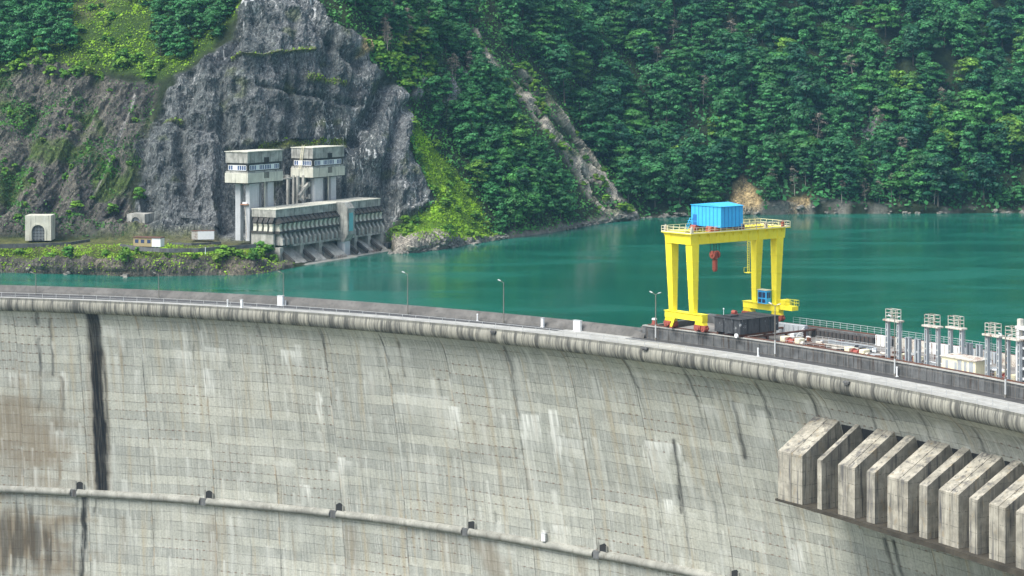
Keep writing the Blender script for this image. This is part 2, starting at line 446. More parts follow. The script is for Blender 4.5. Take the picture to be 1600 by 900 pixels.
M['leaf_far'] = m_leaf('leaves_far', (.013, .074, .038), (.044, .172, .052), (.110, .220, .030))
M['leaf_mid'] = m_leaf('leaves_ridge', (.020, .105, .034), (.058, .195, .040), (.12, .24, .030))
M['leaf_left'] = m_leaf('leaves_left', (.024, .090, .020), (.064, .160, .024), (.110, .185, .028))
M['leaf_bush'] = m_leaf('leaves_bush', (.055, .170, .022), (.135, .265, .028), (.15, .235, .030))
M['leaf_conifer'] = m_leaf('needles', (.012, .040, .016), (.020, .055, .020), (.03, .07, .02), .15)
M['leaf_dry'] = m_leaf('dry_twigs', (.12, .11, .085), (.17, .15, .12), (.2, .17, .14), .1)
M['grass'] = m_leaf('grass_blades', (.125, .27, .018), (.20, .335, .022), (.20, .24, .03), .35)

# ------------------------------------------------------------------ camera, light, air
cam_d = bpy.data.cameras.new('camera'); cam = bpy.data.objects.new('camera', cam_d); col.objects.link(cam)
cam.location = (0, 0, HC); cam.rotation_euler = (math.pi/2, 0, 0)
cam_d.sensor_width = 36; cam_d.lens = 36*F/1600; cam_d.shift_y = -(450-YH)/1600
cam_d.clip_start = 1; cam_d.clip_end = 5000
sc.camera = cam

S = Vector((-.47, -.34, .81)).normalized()
sun_d = bpy.data.lights.new('sun', 'SUN'); sun = bpy.data.objects.new('sun', sun_d); col.objects.link(sun)
sun_d.energy = 2.9; sun_d.angle = rad(34); sun_d.color = (1, .965, .90)
sun.rotation_euler = S.to_track_quat('Z', 'Y').to_euler(); sun.location = (-100, -100, 300)
w = bpy.data.worlds.new('World'); sc.world = w; w.use_nodes = True
wn = w.node_tree; bg = next(n for n in wn.nodes if n.type == 'BACKGROUND')
sky = wn.nodes.new('ShaderNodeTexSky'); sky.sky_type = 'NISHITA'; sky.sun_disc = False
sky.sun_elevation = math.asin(S.z); sky.sun_rotation = math.atan2(S.x, S.y); sky.altitude = 500; sky.dust_density = 3.0
hs = wn.nodes.new('ShaderNodeHueSaturation'); hs.inputs['Saturation'].default_value = .55
wn.links.new(sky.outputs[0], hs.inputs['Color']); wn.links.new(hs.outputs[0], bg.inputs[0])
bg.inputs[1].default_value = .15
sc.view_settings.view_transform = 'Standard'; sc.view_settings.look = 'None'
sc.view_settings.exposure = 0.88; sc.view_settings.gamma = 1.0
sc.cycles.use_denoising = True
sc.cycles.max_bounces = 6; sc.cycles.diffuse_bounces = 3; sc.cycles.glossy_bounces = 3; sc.cycles.transmission_bounces = 3
sc.cycles.volume_bounces = 0; sc.cycles.caustics_reflective = False; sc.cycles.caustics_refractive = False

HAZE = True
if HAZE:
    t = NT('haze_air'); t.n.remove(t.b)
    pv = t.new('ShaderNodeVolumePrincipled'); pv.inputs['Color'].default_value = (.32, .68, .95, 1)
    pv.inputs['Density'].default_value = .00008; pv.inputs['Anisotropy'].default_value = .2
    t.L.new(pv.outputs[0], t.out.inputs['Volume'])
    hz = MB().box(-560, 700, -120, 1500, -151, 330).build('haze', t.m); tag(hz, kind='stuff')

# ------------------------------------------------------------------ the dam
def sweep(profile, th, closed=False):
    """profile list of (r, z) (or callable of theta) swept round the dam's axis. returns V, Q, UV"""
    th = np.asarray(th, float); pr = np.array(profile, float)
    r = R+pr[:, 0][:, None]; z = np.repeat(pr[:, 1][:, None], len(th), 1)
    t = np.radians(th)[None]
    V = np.stack([CX+r*np.sin(t), CY+r*np.cos(t), z], -1).reshape(-1, 3)
    seg = np.r_[0, np.cumsum(np.hypot(np.diff(pr[:, 0]), np.diff(pr[:, 1])))]
    UV = np.stack([np.repeat(R*t, len(pr), 0), np.repeat(-seg[:, None], len(th), 1)], -1).reshape(-1, 2)
    return V, grid_quads(len(pr), len(th)), UV

def arc_obj(name, profile, th0, th1, mat, parent=None, step=.25, smooth=False, close=True, caps=True):
    """closed profile (r,z) swept round the axis, with end caps"""
    n = max(2, int((th1-th0)/step)+1); th = np.linspace(th0, th1, n)
    pr = list(profile)+([profile[0]] if close else [])
    V, Q, UV = sweep(pr, th)
    mb = None
    o = np_mesh(name, V, Q, mat, parent, smooth, uvs=UV, world=True)
    if caps and close:
        k = len(profile)
        me = o.data
        import bmesh
        bm = bmesh.new(); bm.from_mesh(me); bm.verts.ensure_lookup_table()
        for c in (0, n-1):
            try: bm.faces.new([bm.verts[i*n+c] for i in range(k)])
            except ValueError: pass
        bmesh.ops.remove_doubles(bm, verts=bm.verts, dist=.0005)
        bmesh.ops.recalc_face_normals(bm, faces=bm.faces); bm.to_mesh(me); bm.free()
        if smooth:
            for p in me.polygons: p.use_smooth = True
    return o

TH0, TH1 = -12.0, 78.0
dam = thing('arch_dam', 'tall curved concrete arch dam with streaked grey face crossing the foreground', 'dam', polar(38, 5, -130))

ZK = np.array([-3.1, -4.2, -5.5, -7.5, -10, -15, -20, -30, -40, -55, -80, -130.])
RK = np.array([1.15, 2.1, 3.0, 3.8, 4.6, 5.9, 7.0, 9.3, 10.9, 12.8, 13.5, 8.0])
def wall_r(th, z):
    k = np.interp(th, [12, 22, 30, 40, 47, 55, 70], [.55, .74, .97, 1.12, 1.38, 1.5, 1.5])
    b = np.interp(z, ZK[::-1], RK[::-1])
    return 1.15+(b-1.15)*k

thw = np.unique(np.r_[np.arange(TH0, 10, .4), np.arange(10, 66, .05), np.arange(66, TH1+.1, .4)])
zw = np.r_[np.arange(-3.1, -66, -.25), np.arange(-66, -131, -4.)]
TT, ZZ = np.meshgrid(thw, zw)
RR = wall_r(TT, ZZ)
# slight irregularity of the pours
RR = RR+.035*fbm(np.stack([TT*2.0, ZZ*.5, 0*TT], -1), 2, 3)
VX = CX+(R+RR)*np.sin(np.radians(TT)); VY = CY+(R+RR)*np.cos(np.radians(TT))
U = R*np.radians(TT)
PX = 800+F*VX/VY; PY = YH+F*(HC-ZZ)/VY
stain = np.zeros(TT.shape+(3,))
wob = fbm(np.stack([PX*.03, PY*.08, 0*PX], -1), 3, 5); wob2 = fbm(np.stack([U*1.2, ZZ*.1, 0*PX], -1), 3, 8)
def add(ch, w): stain[..., ch] = np.maximum(stain[..., ch], np.clip(w, 0, 1))
fine_ = fbm(np.stack([U*3.5, ZZ*.28, 0*PX], -1), 3, 18)
def run(ch, pts, width, amt=1.0, soft=2.0):
    d = line_d(PX+wob*2.5, PY, pts); add(ch, amt*sstep(width+soft, max(0, width-soft), d+wob2*2.6+fine_*1.5)*((.6+.4*sstep(-.3, .2, fine_)) if width < 6 else 1))
run(0, [(143, 486), (150, 560)], 11, .95, 4); run(0, [(150, 555), (154, 640), (157, 700), (159, 767)], 9.5, 1.0, 2.5)
run(0, [(163, 560), (168, 660), (166, 762)], 3, .8); run(2, [(150, 560), (157, 765)], 16, .5, 6)
run(0, [(131, 779), (130, 840), (127, 910)], 4.2, .98); run(0, [(150, 782), (148, 800)], 2.5, .7); run(0, [(120, 780), (119, 830)], 1.5, .6)
run(0, [(60, 530), (64, 585)], 1.6, .75); run(0, [(77, 500), (84, 585)], 1.6, .75); run(0, [(97, 590), (99, 640)], 1.4, .7); run(2, [(97, 590), (95, 680), (92, 758)], 3, .85)
run(0, [(62, 595), (62, 640)], 1.2, .5); run(0, [(57, 490), (58, 505)], 3, .7)
run(0, [(1052, 688), (1060, 740), (1066, 800)], 3.0, .85); run(0, [(1145, 628), (1157, 680), (1165, 715)], 2.6, .8)
run(0, [(1383, 842), (1398, 900)], 3.0, .95); run(0, [(1396, 846), (1412, 905)], 2.6, .95)
run(0, [(622, 535), (632, 588)], 1.6, .8); run(0, [(775, 800), (776, 815)], 1.5, .5); run(0, [(1070, 800), (1078, 868)], 1.2, .55)
for a, b in (((1061, 566), (1091, 628)), ((1046, 559), (1066, 570)), ((970, 556), (997, 606)), ((882, 549), (897, 600)), ((787, 541), (803, 598)), ((1180, 595), (1204, 650)),
             ((1266, 617), (1276, 650)), ((1352, 622), (1370, 672)), ((1435, 645), (1454, 690)), ((1520, 668), (1540, 712)), ((402, 505), (409, 560)), ((300, 495), (303, 560)), ((500, 515), (507, 545)), ((591, 523), (606, 565)), ((910, 560), (917, 578)), ((1250, 604), (1268, 618))):
    run(0, [a, ((a[0]+b[0])/2+2, (a[1]+b[1])/2-1.5), b], .7, .72, 1.3); run(0, [b, (b[0]+(b[0]-a[0])*.45, b[1]+(b[1]-a[1])*.9)], .2, .42, 1.2)
for (x0, x1, y0, y1, a) in ((437, 472, 546, 572, .8), (462, 470, 538, 560, .7), (492, 500, 612, 660, .75), (527, 537, 714, 738, .75), (470, 482, 757, 782, .85), (618, 700, 612, 634, .5), (700, 717, 634, 672, .95), (812, 840, 646, 690, .8), (815, 826, 650, 780, .45), (856, 868, 640, 712, .8), (870, 915, 684, 702, .6),
        (1004, 1062, 688, 712, .85), (1010, 1040, 706, 740, .5), (1034, 1050, 780, 800, .95), (1066, 1076, 722, 760, .6), (1060, 1090, 765, 775, .2), (1140, 1160, 628, 650, .6), (1178, 1195, 640, 690, .5), (1095, 1120, 632, 650, .6), (280, 300, 548, 572, .7), (285, 290, 505, 560, .5), (322, 350, 542, 556, .7), (318, 334, 575, 610, .65),
        (210, 218, 578, 598, .6), (160, 186, 508, 522, .5), (95, 105, 580, 605, .6), (15, 50, 582, 592, .5), (860, 885, 820, 838, .8), (845, 853, 828, 842, .9), (1236, 1252, 850, 890, .6), (1240, 1268, 846, 856, .5), (560, 580, 500, 600, .25), (590, 640, 540, 560, .35), (430, 460, 720, 735, .3), (1380, 1400, 690, 700, .4), (1462, 1485, 660, 690, .45)):
    lean = (PY-y0)*np.interp(x0, [0, 500, 1000, 1300], [.03, .10, .17, .22])
    drip = fbm(np.stack([U*2.6, ZZ*.07, 0*PX+x0], -1), 3, 12); drip2 = fbm(np.stack([U*5.5, ZZ*.10, 0*PX+x0], -1), 2, 14)
    sx = sstep(x0-1.5, x0+1, PX-lean+wob*3+drip2*2.5)*sstep(x1+1.5, x1-1, PX-lean+wob*3+drip2*2.5); sy = sstep(y0-1, y0+.6, PY+(PX-x0)*-.10)*sstep(y1+16, y1-14, PY+drip*44)
    add(1, min(1, a*1.1)*sx*sy*(.42+.58*sstep(-.35, .10, drip+.5*drip2)))
# thin lime and dirt runs starting at lift lines
for k in range(900):
    u0 = R*rad(rng.uniform(11, 64)); z0 = -3.5-2.05*rng.integers(0, 28); ln = rng.uniform(2, 15); wd = rng.choice([.3, .42, .6, .9, 1.5], p=[.36, .32, .18, .10, .04])
    ch = 1 if rng.random() < .80 else (0 if rng.random() < .2 else 2); a = rng.uniform(.12, .6)*(1 if ch else .7)
    i0 = np.searchsorted(-zw, -z0); i1 = np.searchsorted(-zw, -(z0-ln)); j0 = np.searchsorted(thw, math.degrees((u0-2)/R)); j1 = np.searchsorted(thw, math.degrees((u0+2)/R))
    if i1 <= i0 or j1 <= j0: continue
    sl = (slice(i0, i1), slice(j0, j1)); tt = (z0-ZZ[sl])/ln
    ww = a*sstep(wd, 0, np.abs(U[sl]-u0+wob2[sl]*.5))*(1-tt)**.8*sstep(0, .06, tt)
    stain[sl+(ch,)] = np.maximum(stain[sl+(ch,)], ww)
br = poly_sd(PX, PY, [(-200, 560), (60, 600), (110, 640), (118, 760), (-200, 755)]); add(2, .75*sstep(-30, 60, br+wob*45))
br = poly_sd(PX, PY, [(-200, 772), (120, 785), (130, 900), (-200, 960)]); add(2, .85*sstep(-30, 60, br+wob*60)); add(0, .62*sstep(0, 45, br+wob2*60-12))
br = poly_sd(PX, PY, [(740, 845), (775, 850), (790, 905), (765, 905)]); add(2, .55*sstep(-10, 10, br+wob*14))
for x in (330, 700, 905, 545):
    d = line_d(PX, PY, [(x, 790+x*.06), (x+8, 910)]); add(2, .4*sstep(14, 0, d+wob2*12)*(PY > 775+x*.085))
V = np.stack([VX, VY, ZZ], -1).reshape(-1, 3)
np_mesh('wall_face', V, grid_quads(len(zw), len(thw)), M['dam'], dam, True, {'stain': stain.reshape(-1, 3)}, np.stack([U, ZZ], -1).reshape(-1, 2), world=True)
del V

# cornice: fascia and a rolled moulding
pr = [(0, 0), (0, -.55), (.10, -.58), (.10, -.68)]
for i in range(11):
    a = math.pi*.5*(-.35+1.35*i/10); pr.append((1.15-1.35*math.cos(a), -1.35-.0-1.75*math.sin(a)))
pr += [(1.6, -3.12), (1.6, 0)]
arc_obj('cornice', pr, TH0, TH1, M['cornice'], dam, .2, True)
for o in dam.children:
    if o.name == 'cornice':
        m = o.modifiers.new('split', 'EDGE_SPLIT'); m.split_angle = rad(35)
# upstream body under the road
arc_obj('crest_body', [(1.61, -.012), (1.61, -3.11), (10.2, -3.11), (10.2, -.012)], TH0, TH1, M['parapet'], dam, .5)
arc_obj('parapet', [(7.9, -.01), (8.2, .55), (9.3, 1.6), (10.0, 1.62), (10.25, 1.2), (10.25, -14)], TH0, theta_of(1006, 8), M['parapet'], dam, .4)
# walkway ledge half-way up with gaps at the gallery doors
doors = [(125, 754), (327, 772), (531, 792), (737, 818), (943, 848), (1149, 886)]
dth = []
for (px, py) in doors:
    best = None
    for th in np.arange(10, 66, .02):
        z = -43.0; r = float(wall_r(th, z)); x = CX+(R+r)*math.sin(rad(th)); y = CY+(R+r)*math.cos(rad(th))
        e = abs(800+F*x/y-px)
        if best is None or e < best[0]: best = (e, th)
    dth.append(best[1])
ZL = -44.2
def ledge_seg(t0, t1):
    n = max(2, int((t1-t0)/.3)+1); th = np.linspace(t0, t1, n); rr = wall_r(th, ZL)
    prof = [(.4, .9)]+[(.15-1.15*math.sin(a), .9*math.cos(a)) for a in np.linspace(.25, math.pi-.25, 9)]+[(.4, -.9)]
    pr = np.array(prof+[prof[0]])
    r = R+rr[None]+pr[:, 0][:, None]; z = np.repeat(ZL+pr[:, 1][:, None], n, 1)
    V = np.stack([CX+r*np.sin(np.radians(th)), CY+r*np.cos(np.radians(th)), z], -1).reshape(-1, 3)
    o = np_mesh('walkway_ledge', V, grid_quads(len(pr), n), M['ledge'], dam, True, world=True)
    return o
cuts = [TH0]+sum([[d-.42, d-.10] for d in dth], [])+[TH1]
for i in range(0, len(cuts), 2): ledge_seg(cuts[i], cuts[i+1])
for d in dth:
    mb = MB(); th = d-.26; r = float(wall_r(th, ZL))
    p = Vector(polar(th, r+.1, ZL)); q = Vector(polar(th, r-.75, ZL))
    mb.bar(p, q, 1.6, 1.5)
    mb.build('ledge_block', M['deckwall'], dam, world=True)
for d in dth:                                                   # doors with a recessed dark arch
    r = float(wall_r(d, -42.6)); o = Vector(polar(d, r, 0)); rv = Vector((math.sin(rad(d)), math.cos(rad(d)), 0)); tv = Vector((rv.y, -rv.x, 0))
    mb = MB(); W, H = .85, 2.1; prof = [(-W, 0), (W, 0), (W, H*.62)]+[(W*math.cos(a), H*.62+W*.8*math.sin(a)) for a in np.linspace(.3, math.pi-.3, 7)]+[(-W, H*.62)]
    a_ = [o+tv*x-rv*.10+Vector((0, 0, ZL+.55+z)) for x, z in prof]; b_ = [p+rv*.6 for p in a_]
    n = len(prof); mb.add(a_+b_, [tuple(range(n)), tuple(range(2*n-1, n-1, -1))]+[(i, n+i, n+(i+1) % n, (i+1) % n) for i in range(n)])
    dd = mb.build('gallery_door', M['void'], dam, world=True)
    mb = MB()
    mb.bar(o+tv*(-W-.12)-rv*.14+Vector((0, 0, ZL+.55)), o+tv*(-W-.12)-rv*.14+Vector((0, 0, ZL+.55+H)), .22, .3)
    mb.build('jamb', M['ledge'], dd, world=False, off=tuple(-dam.location)); mb = MB()
    mb.bar(o+tv*(W+.12)-rv*.14+Vector((0, 0, ZL+.55)), o+tv*(W+.12)-rv*.14+Vector((0, 0, ZL+.55+H*.7)), .22, .3)
    mb.build('jamb', M['ledge'], dd, world=False, off=tuple(-dam.location))
# small white box on the ledge
th = theta_of(847, 11); r = float(wall_r(th, -43)); p = Vector(polar(th, r-.6, ZL+.9))
t_ = thing('control_cabinet', 'small white cabinet standing on the ledge half-way up the dam face', 'cabinet', p, -rad(th))
MB().box(-.45, .45, -.3, .3, 0, 1.5, .04).build('body', M['white'], t_)
MB().box(-.5, .5, -.35, .35, 1.501, 1.58).build('lid', M['galv'], t_)

# ---- spillway piers and apron
def wall_hit(px, py):
    """where the sight line of a pixel meets the dam face"""
    D = np.linspace(230, 430, 4000); x = (px-800)/F*D; z = HC-(py-YH)/F*D
    th = np.degrees(np.arctan2(x-CX, D-CY)); r = np.hypot(x-CX, D-CY)-R
    g = r-wall_r(th, z); k = np.argmax((g > 0) & (r > 0))
    return th[k], z[k], r[k]
zt_top, zt_front, zt_bot = -9.6, -13.5, -21.6
OUT = 6.6
# tangential extents along the arc: measured as theta of the front faces
def th_front(px, z=-16.0, r=-3.5): return theta_of(px, r)
PIERS = [(1215, 1254), (1277, 1284), (1309, 1336), (1354, 1367), (1386, 1419), (1436, 1449), (1466, 1498), (1514, 1527), (1545, 1571), (1587, 1601), (1626, 1662), (1684, 1698), (1724, 1766)]
RF = -3.3
for i, (a, b) in enumerate(PIERS):
    t0, t1 = theta_of(a, RF), theta_of(b, RF)
    tm = (t0+t1)/2
    rv = Vector((math.sin(rad(tm)), math.cos(rad(tm)), 0)); tv = Vector((rv.y, -rv.x, 0)); o = Vector((CX, CY, 0))
    hw = (R+RF)*rad(t1-t0)/2*.97
    rw_t = R+float(wall_r(tm, -10.0))+.9; rf = R+RF
    prof = [(rw_t+1.1, -7.2), (rf, zt_front), (rf, zt_bot), (rw_t+6, zt_bot), (rw_t+6, -7.8)]
    mb = MB()
    A = [o+rv*r-tv*hw+Vector((0, 0, z)) for r, z in prof]; B = [o+rv*r+tv*hw+Vector((0, 0, z)) for r, z in prof]
    n = len(prof); mb.add(A+B, [tuple(range(n)), tuple(range(2*n-1, n-1, -1))]+[(k, n+k, n+(k+1) % n, (k+1) % n) for k in range(n)])
    if hw > 1.6:                                                # the wide piers are two joined leaves with a raised seam
        c = [o+rv*(r-.10)+tv*s+Vector((0, 0, z+.05)) for r, z in prof[:3] for s in (-.12+.25, .12+.25)]
        mb.add(c+[v+rv*.5 for v in c], [(0, 1, 3, 2), (2, 3, 5, 4), (0, 2, 8, 6), (1, 7, 9, 3), (2, 4, 10, 8), (3, 9, 11, 5), (4, 5, 11, 10)])
    mb.build('spillway_pier', M['pier'], dam, world=True)
for (a0, a1), (b0, b1) in zip(PIERS[:-1], PIERS[1:]):           # dark panels added to imitate shaded slots and outlet openings between the piers
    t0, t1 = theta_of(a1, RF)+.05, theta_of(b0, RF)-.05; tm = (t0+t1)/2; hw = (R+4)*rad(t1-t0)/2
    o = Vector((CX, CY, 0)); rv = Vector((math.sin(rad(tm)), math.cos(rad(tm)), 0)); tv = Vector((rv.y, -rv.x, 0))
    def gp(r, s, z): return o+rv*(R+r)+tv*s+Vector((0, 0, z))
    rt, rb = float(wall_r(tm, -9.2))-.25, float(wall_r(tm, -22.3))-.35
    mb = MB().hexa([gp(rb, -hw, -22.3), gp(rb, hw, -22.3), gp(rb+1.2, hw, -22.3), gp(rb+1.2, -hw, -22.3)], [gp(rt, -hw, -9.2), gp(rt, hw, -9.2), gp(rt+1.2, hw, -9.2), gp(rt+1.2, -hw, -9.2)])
    mb.build('slot_shade_panel', M['void'], dam, world=True)
tA, tB = theta_of(1212, RF), 76.0
n = 60; ths = np.linspace(tA, tB, n); rw = wall_r(ths, -24.0)
k = np.clip((ths-tA)/6.0, 0, 1)
prof = [(rw+1.5, 0*k+zt_bot+.05), (RF-.15-.9*k, 0*k+zt_bot-.02), (RF-.15-.9*k, 0*k+zt_bot-.35-.5*k), (rw+1.5, zt_bot-1.0-5.5*k)]
pr_r = np.array([p[0]*np.ones(n) for p in prof]+[prof[0][0]]); pr_z = np.array([p[1]*np.ones(n) for p in prof]+[prof[0][1]])
V = np.stack([CX+(R+pr_r)*np.sin(np.radians(ths)), CY+(R+pr_r)*np.cos(np.radians(ths)), pr_z], -1).reshape(-1, 3)
np_mesh('spillway_apron', V, grid_quads(5, n), M['apron'], dam, False, world=True)

# ---- crest road and footpath (setting)
ths = np.linspace(TH0, TH1, 300)
wd = np.interp(ths, [TH0, 14, 30, 40, 50, TH1], [1.6, 1.8, 3.4, 5.0, 6.0, 6.2])
def strip(name, r0, r1, z, mat, th):
    V = np.concatenate([np.stack([CX+(R+r)*np.sin(np.radians(th)), CY+(R+r)*np.cos(np.radians(th)), z+0*th], -1) for r in (r0, r1)])
    o = np_mesh(name, V, grid_quads(2, len(th)), mat); tag(o, kind='structure'); return o
strip('crest_road', wd, 9.2+0*ths, .004, M['asphalt'], ths)
k0 = strip('footpath', 0*ths+.02, wd+.0, .012, M['path'], ths)
wi = np.linspace(theta_of(880, 7), theta_of(985, 7), 30)
strip('widened_pavement', np.interp(wi, ths, wd)+.0, 8.0+0*wi, .020, M['path'], wi)

# ---- spillway deck with its front wall
tD0 = theta_of(1004, 8.5)
arc_obj('deck_slab', [(9.0, -8), (9.0, .82), (30.6, .82), (30.6, -8)], tD0-.02, TH1, M['deck'], dam, .5)
arc_obj('deck_wall', [(8.55, -.02), (8.55, 2.25), (9.35, 2.25), (9.35, .83), (8.99, .83), (8.99, -.02)], tD0, TH1, M['deckwall'], dam, .5)
arc_obj('wall_coping', [(8.40, 2.26), (8.40, 2.45), (9.4, 2.45), (9.4, 2.26)], tD0, TH1, M['path'], dam, .5)
arc_obj('back_beam', [(28.9, .83), (28.9, 2.3), (31.6, 2.3), (31.6, -14), (30.61, -14), (30.61, .83)], theta_of(1095, 29), TH1, M['deckwall'], dam, .5)
# low end wall on the left of the deck (splays back to the lake parapet)
mb = MB(); a = Vector(polar(tD0, 8.8)); b = Vector(polar(tD0-1.3, 10.2))
mb.bar(a+Vector((0, 0, .75)), b+Vector((0, 0, .55)), .5, 1.5); mb.build('wing_wall', M['deckwall'], dam, world=True)
for th in np.arange(tD0+.15, 66, .36):
    ribs = MB()
    p = Vector(polar(th, 8.52, 0)); q = Vector(polar(th, 8.47, 0)); tv = Vector((math.cos(rad(th)), -math.sin(rad(th)), 0))
    rib_w = .05
    ribs.hexa([p-tv*rib_w, p+tv*rib_w, q+tv*rib_w, q-tv*rib_w], [v+Vector((0, 0, 2.24)) for v in (p-tv*rib_w, p+tv*rib_w, q+tv*rib_w, q-tv*rib_w)])
    ribs.build('wall_rib', M['deckwall'], dam, world=True)
# lake side parapet behind the crane, left part of the deck
arc_obj('lake_parapet', [(29.4, -14), (29.4, .9), (30.4, 2.0), (31.0, 2.0), (31.0, -14)], tD0-.3, theta_of(1095, 29)-.02, M['parapet'], dam, .4)
mb = MB()
a, b = polar(tD0-.3, 10.3), polar(tD0-.3, 30.4)
A = Vector(a); B = Vector(b); mb.bar(A+Vector((0, 0, -4)), B+Vector((0, 0, -4)), .8, 11.6); mb.build('return_wall', M['parapet'], dam, world=True)
# rails for the gantry
for r in (9.0, 30.1):
    z = 2.452 if r < 20 else 2.302
    o = arc_obj('crane_rail', [(r-.16, z), (r-.16, z+.2), (r+.16, z+.2), (r+.16, z)], tD0+.2, TH1, M['rust'], None, .5)
    tag(o, 'rusty crane rail on the coping of the spillway deck wall, beside the road' if r < 20 else 'rusty crane rail on the raised beam along the lake side of the deck', 'rail')

# ---- railings
def railing(name, label, r, z, t0, t1, spacing, h, mats, rails, pw, group=None):
    n = int((R+r)*rad(t1-t0)/spacing); ths = np.linspace(t0, t1, n+1)
    root = thing(name, label, 'railing', polar((t0+t1)/2, r, z))
    for k, hh in enumerate(rails):
        mb = MB(); th = np.linspace(t0, t1, n*2+1)
        for a, b in zip(th[:-1], th[1:]):
            mb.bar(polar(a, r, z+hh), polar(b, r, z+hh), pw*(1.0 if k == len(rails)-1 else .7))
        mb.build('rail', mats, root, world=True)
    p0 = MB().box(-pw/2, pw/2, -pw/2, pw/2, 0, h-.01).build('post', mats, root)
    L = root.location
    for k, a in enumerate(ths[:100]):
        q = p0 if k == 0 else p0.copy()
        if k: col.objects.link(q)
        q.location = Vector(polar(a, r, z))-L; q.rotation_euler = (0, 0, -rad(a))
    return root
railing('road_railing', 'long pale steel railing along the outer edge of the dam crest road', .18, .015, 9.0, 65.0, 3.3, 1.12, M['galv'], (.55, 1.1), .06)
railing('deck_railing', 'pale steel railing along the lake side of the spillway deck right of the crane', 31.3, 2.302, theta_of(1238, 31), 65.5, 1.6, 1.22, M['galv'], (.4, .8, 1.2), .06)
railing('mesh_railing', 'thin steel railing on the deck floor between the black tank and the gate frames', 14.5, .825, theta_of(1216, 14), theta_of(1384, 14), 1.5, 1.12, M['galv'], (.55, 1.1), .05)

railing('mesh_railing', 'thin steel railing on the deck floor among the gate frames', 13.4, .825, theta_of(1404, 13), 65.0, 1.5, 1.12, M['galv'], (.55, 1.1), .05)
railing('mesh_railing', 'thin steel railing round the gate slots in the middle of the deck', 23.0, .825, theta_of(1275, 23), theta_of(1480, 23), 1.5, 1.12, M['galv'], (.55, 1.1), .05)
railing('wall_fence', 'thin wire fence standing right before the streaked deck wall', 8.1, .01, tD0+.3, 65.5, 2.6, 2.1, M['lamp_pole'], (.25, 1.9), .045)

# ---- lake and valley floor (setting)
tt = np.radians(np.linspace(-62, 120, 180)); rr = np.array([R+9.9, R+60, R+120, R+200, R+320, R+480, R+700, R+1000])
V = np.stack([CX+rr[:, None]*np.sin(tt), CY+rr[:, None]*np.cos(tt), ZW+0*rr[:, None]*tt], -1).reshape(-1, 3)
o = np_mesh('lake_water', V, grid_quads(len(rr), len(tt)), M['water'], smooth=True); tag(o, kind='structure')
o = MB().add([(-2500, -1500, -135), (2500, -1500, -135), (2500, 3500, -135), (-2500, 3500, -135)], [(0, 1, 2, 3)]).build('ground', m_plain('valley_soil', (.08, .09, .05), .95)); tag(o, kind='structure')

# ------------------------------------------------------------------ hillsides: one continuous sheet, distance surveyed by bearing and height
SHORE = [(-500, 418), (0, 426), (120, 428), (200, 432), (420, 430), (450, 420), (500, 415), (545, 408), (600, 400), (650, 393), (700, 388), (780, 375), (860, 364), (900, 356), (960, 345), (1040, 339), (1150, 335.5), (1300, 334), (1600, 333), (2100, 332)]
sx, sy = zip(*SHORE)
def shore_row(px): return np.interp(px, sx, sy)
def shore_D(px): return F*(HC-ZW)/(shore_row(px)-YH)
# columns: list of (row, D) above the shoreline
COLS = {
 -500: [(385, 625), (375, 640), (250, 668), (100, 700), (0, 735), (-220, 860)],
 0:   [(408, 594), (386, 600), (375, 616), (250, 642), (100, 676), (0, 712), (-220, 850)],
 60:  [(408, 590), (386, 598), (375, 618), (250, 642), (100, 676), (0, 712), (-220, 850)],
 150: [(408, 585), (386, 596), (376, 616), (350, 632), (250, 645), (100, 680), (0, 716), (-220, 850)],
 210: [(410, 582), (388, 594), (376, 616), (352, 634), (250, 646), (110, 676), (0, 716), (-220, 850)],
 300: [(408, 585), (390, 592), (373, 624), (368, 634), (250, 646), (110, 668), (0, 712), (-220, 840)],
 390: [(405, 590), (390, 598), (373, 630), (365, 645), (230, 656), (80, 668), (0, 684), (-220, 800)],
 450: [(412, 604), (385, 640), (366, 660), (229, 664), (225, 668), (80, 680), (0, 694), (-220, 800)],
 540: [(400, 650), (385, 672), (360, 677), (228, 680), (224, 686), (60, 698), (0, 712), (-220, 820)],
 600: [(392, 660), (375, 676), (355, 684), (230, 692), (110, 704), (0, 740), (-220, 850)],
 640: [(385, 652), (365, 668), (345, 684), (230, 700), (150, 708), (0, 765), (-220, 870)],
 690: [(375, 672), (330, 690), (250, 714), (150, 736), (0, 790), (-220, 900)],
 780: [(365, 708), (300, 728), (200, 756), (100, 788), (0, 826), (-220, 940)],
 860: [(355, 736), (300, 752), (200, 786), (130, 822), (0, 880), (-220, 980)],
 920: [(348, 768), (300, 790), (230, 826), (150, 866), (0, 920), (-220, 1010)],
 1000: [(336, 806), (290, 826), (200, 862), (0, 936), (-220, 1030)],
 1150: [(330, 826), (290, 838), (200, 868), (0, 940), (-220, 1030)],
 1300: [(328, 836), (280, 850), (200, 878), (0, 952), (-220, 1040)],
 1450: [(328, 834), (280, 846), (200, 872), (0, 940), (-220, 1030)],
 1600: [(328, 840), (280, 852), (200, 880), (0, 955), (-220, 1050)],
 2100: [(326, 850), (200, 880), (0, 960), (-220, 1060)],
}
cpx = np.unique(np.r_[np.arange(-500, -20, 8.), np.arange(-20, 1020, 2.), np.arange(1020, 1640, 3.5), np.arange(1640, 2101, 10.)])
NRT = 300
tpar = np.linspace(0, 1, NRT)
keys = sorted(COLS); cDs = []
for kx in keys:
    rows = np.array([r for r, d in COLS[kx]][::-1], float); ds = np.array([d for r, d in COLS[kx]][::-1], float)
    s0 = float(shore_row(kx)); rows = np.r_[rows, s0]; ds = np.r_[ds, F*(HC-ZW)/(s0-YH)]
    # resample on a common parameter: 0 at the shore, 1 at row -220
    rr_ = s0+(-220-s0)*tpar
    cDs.append(np.interp(rr_, rows, ds))
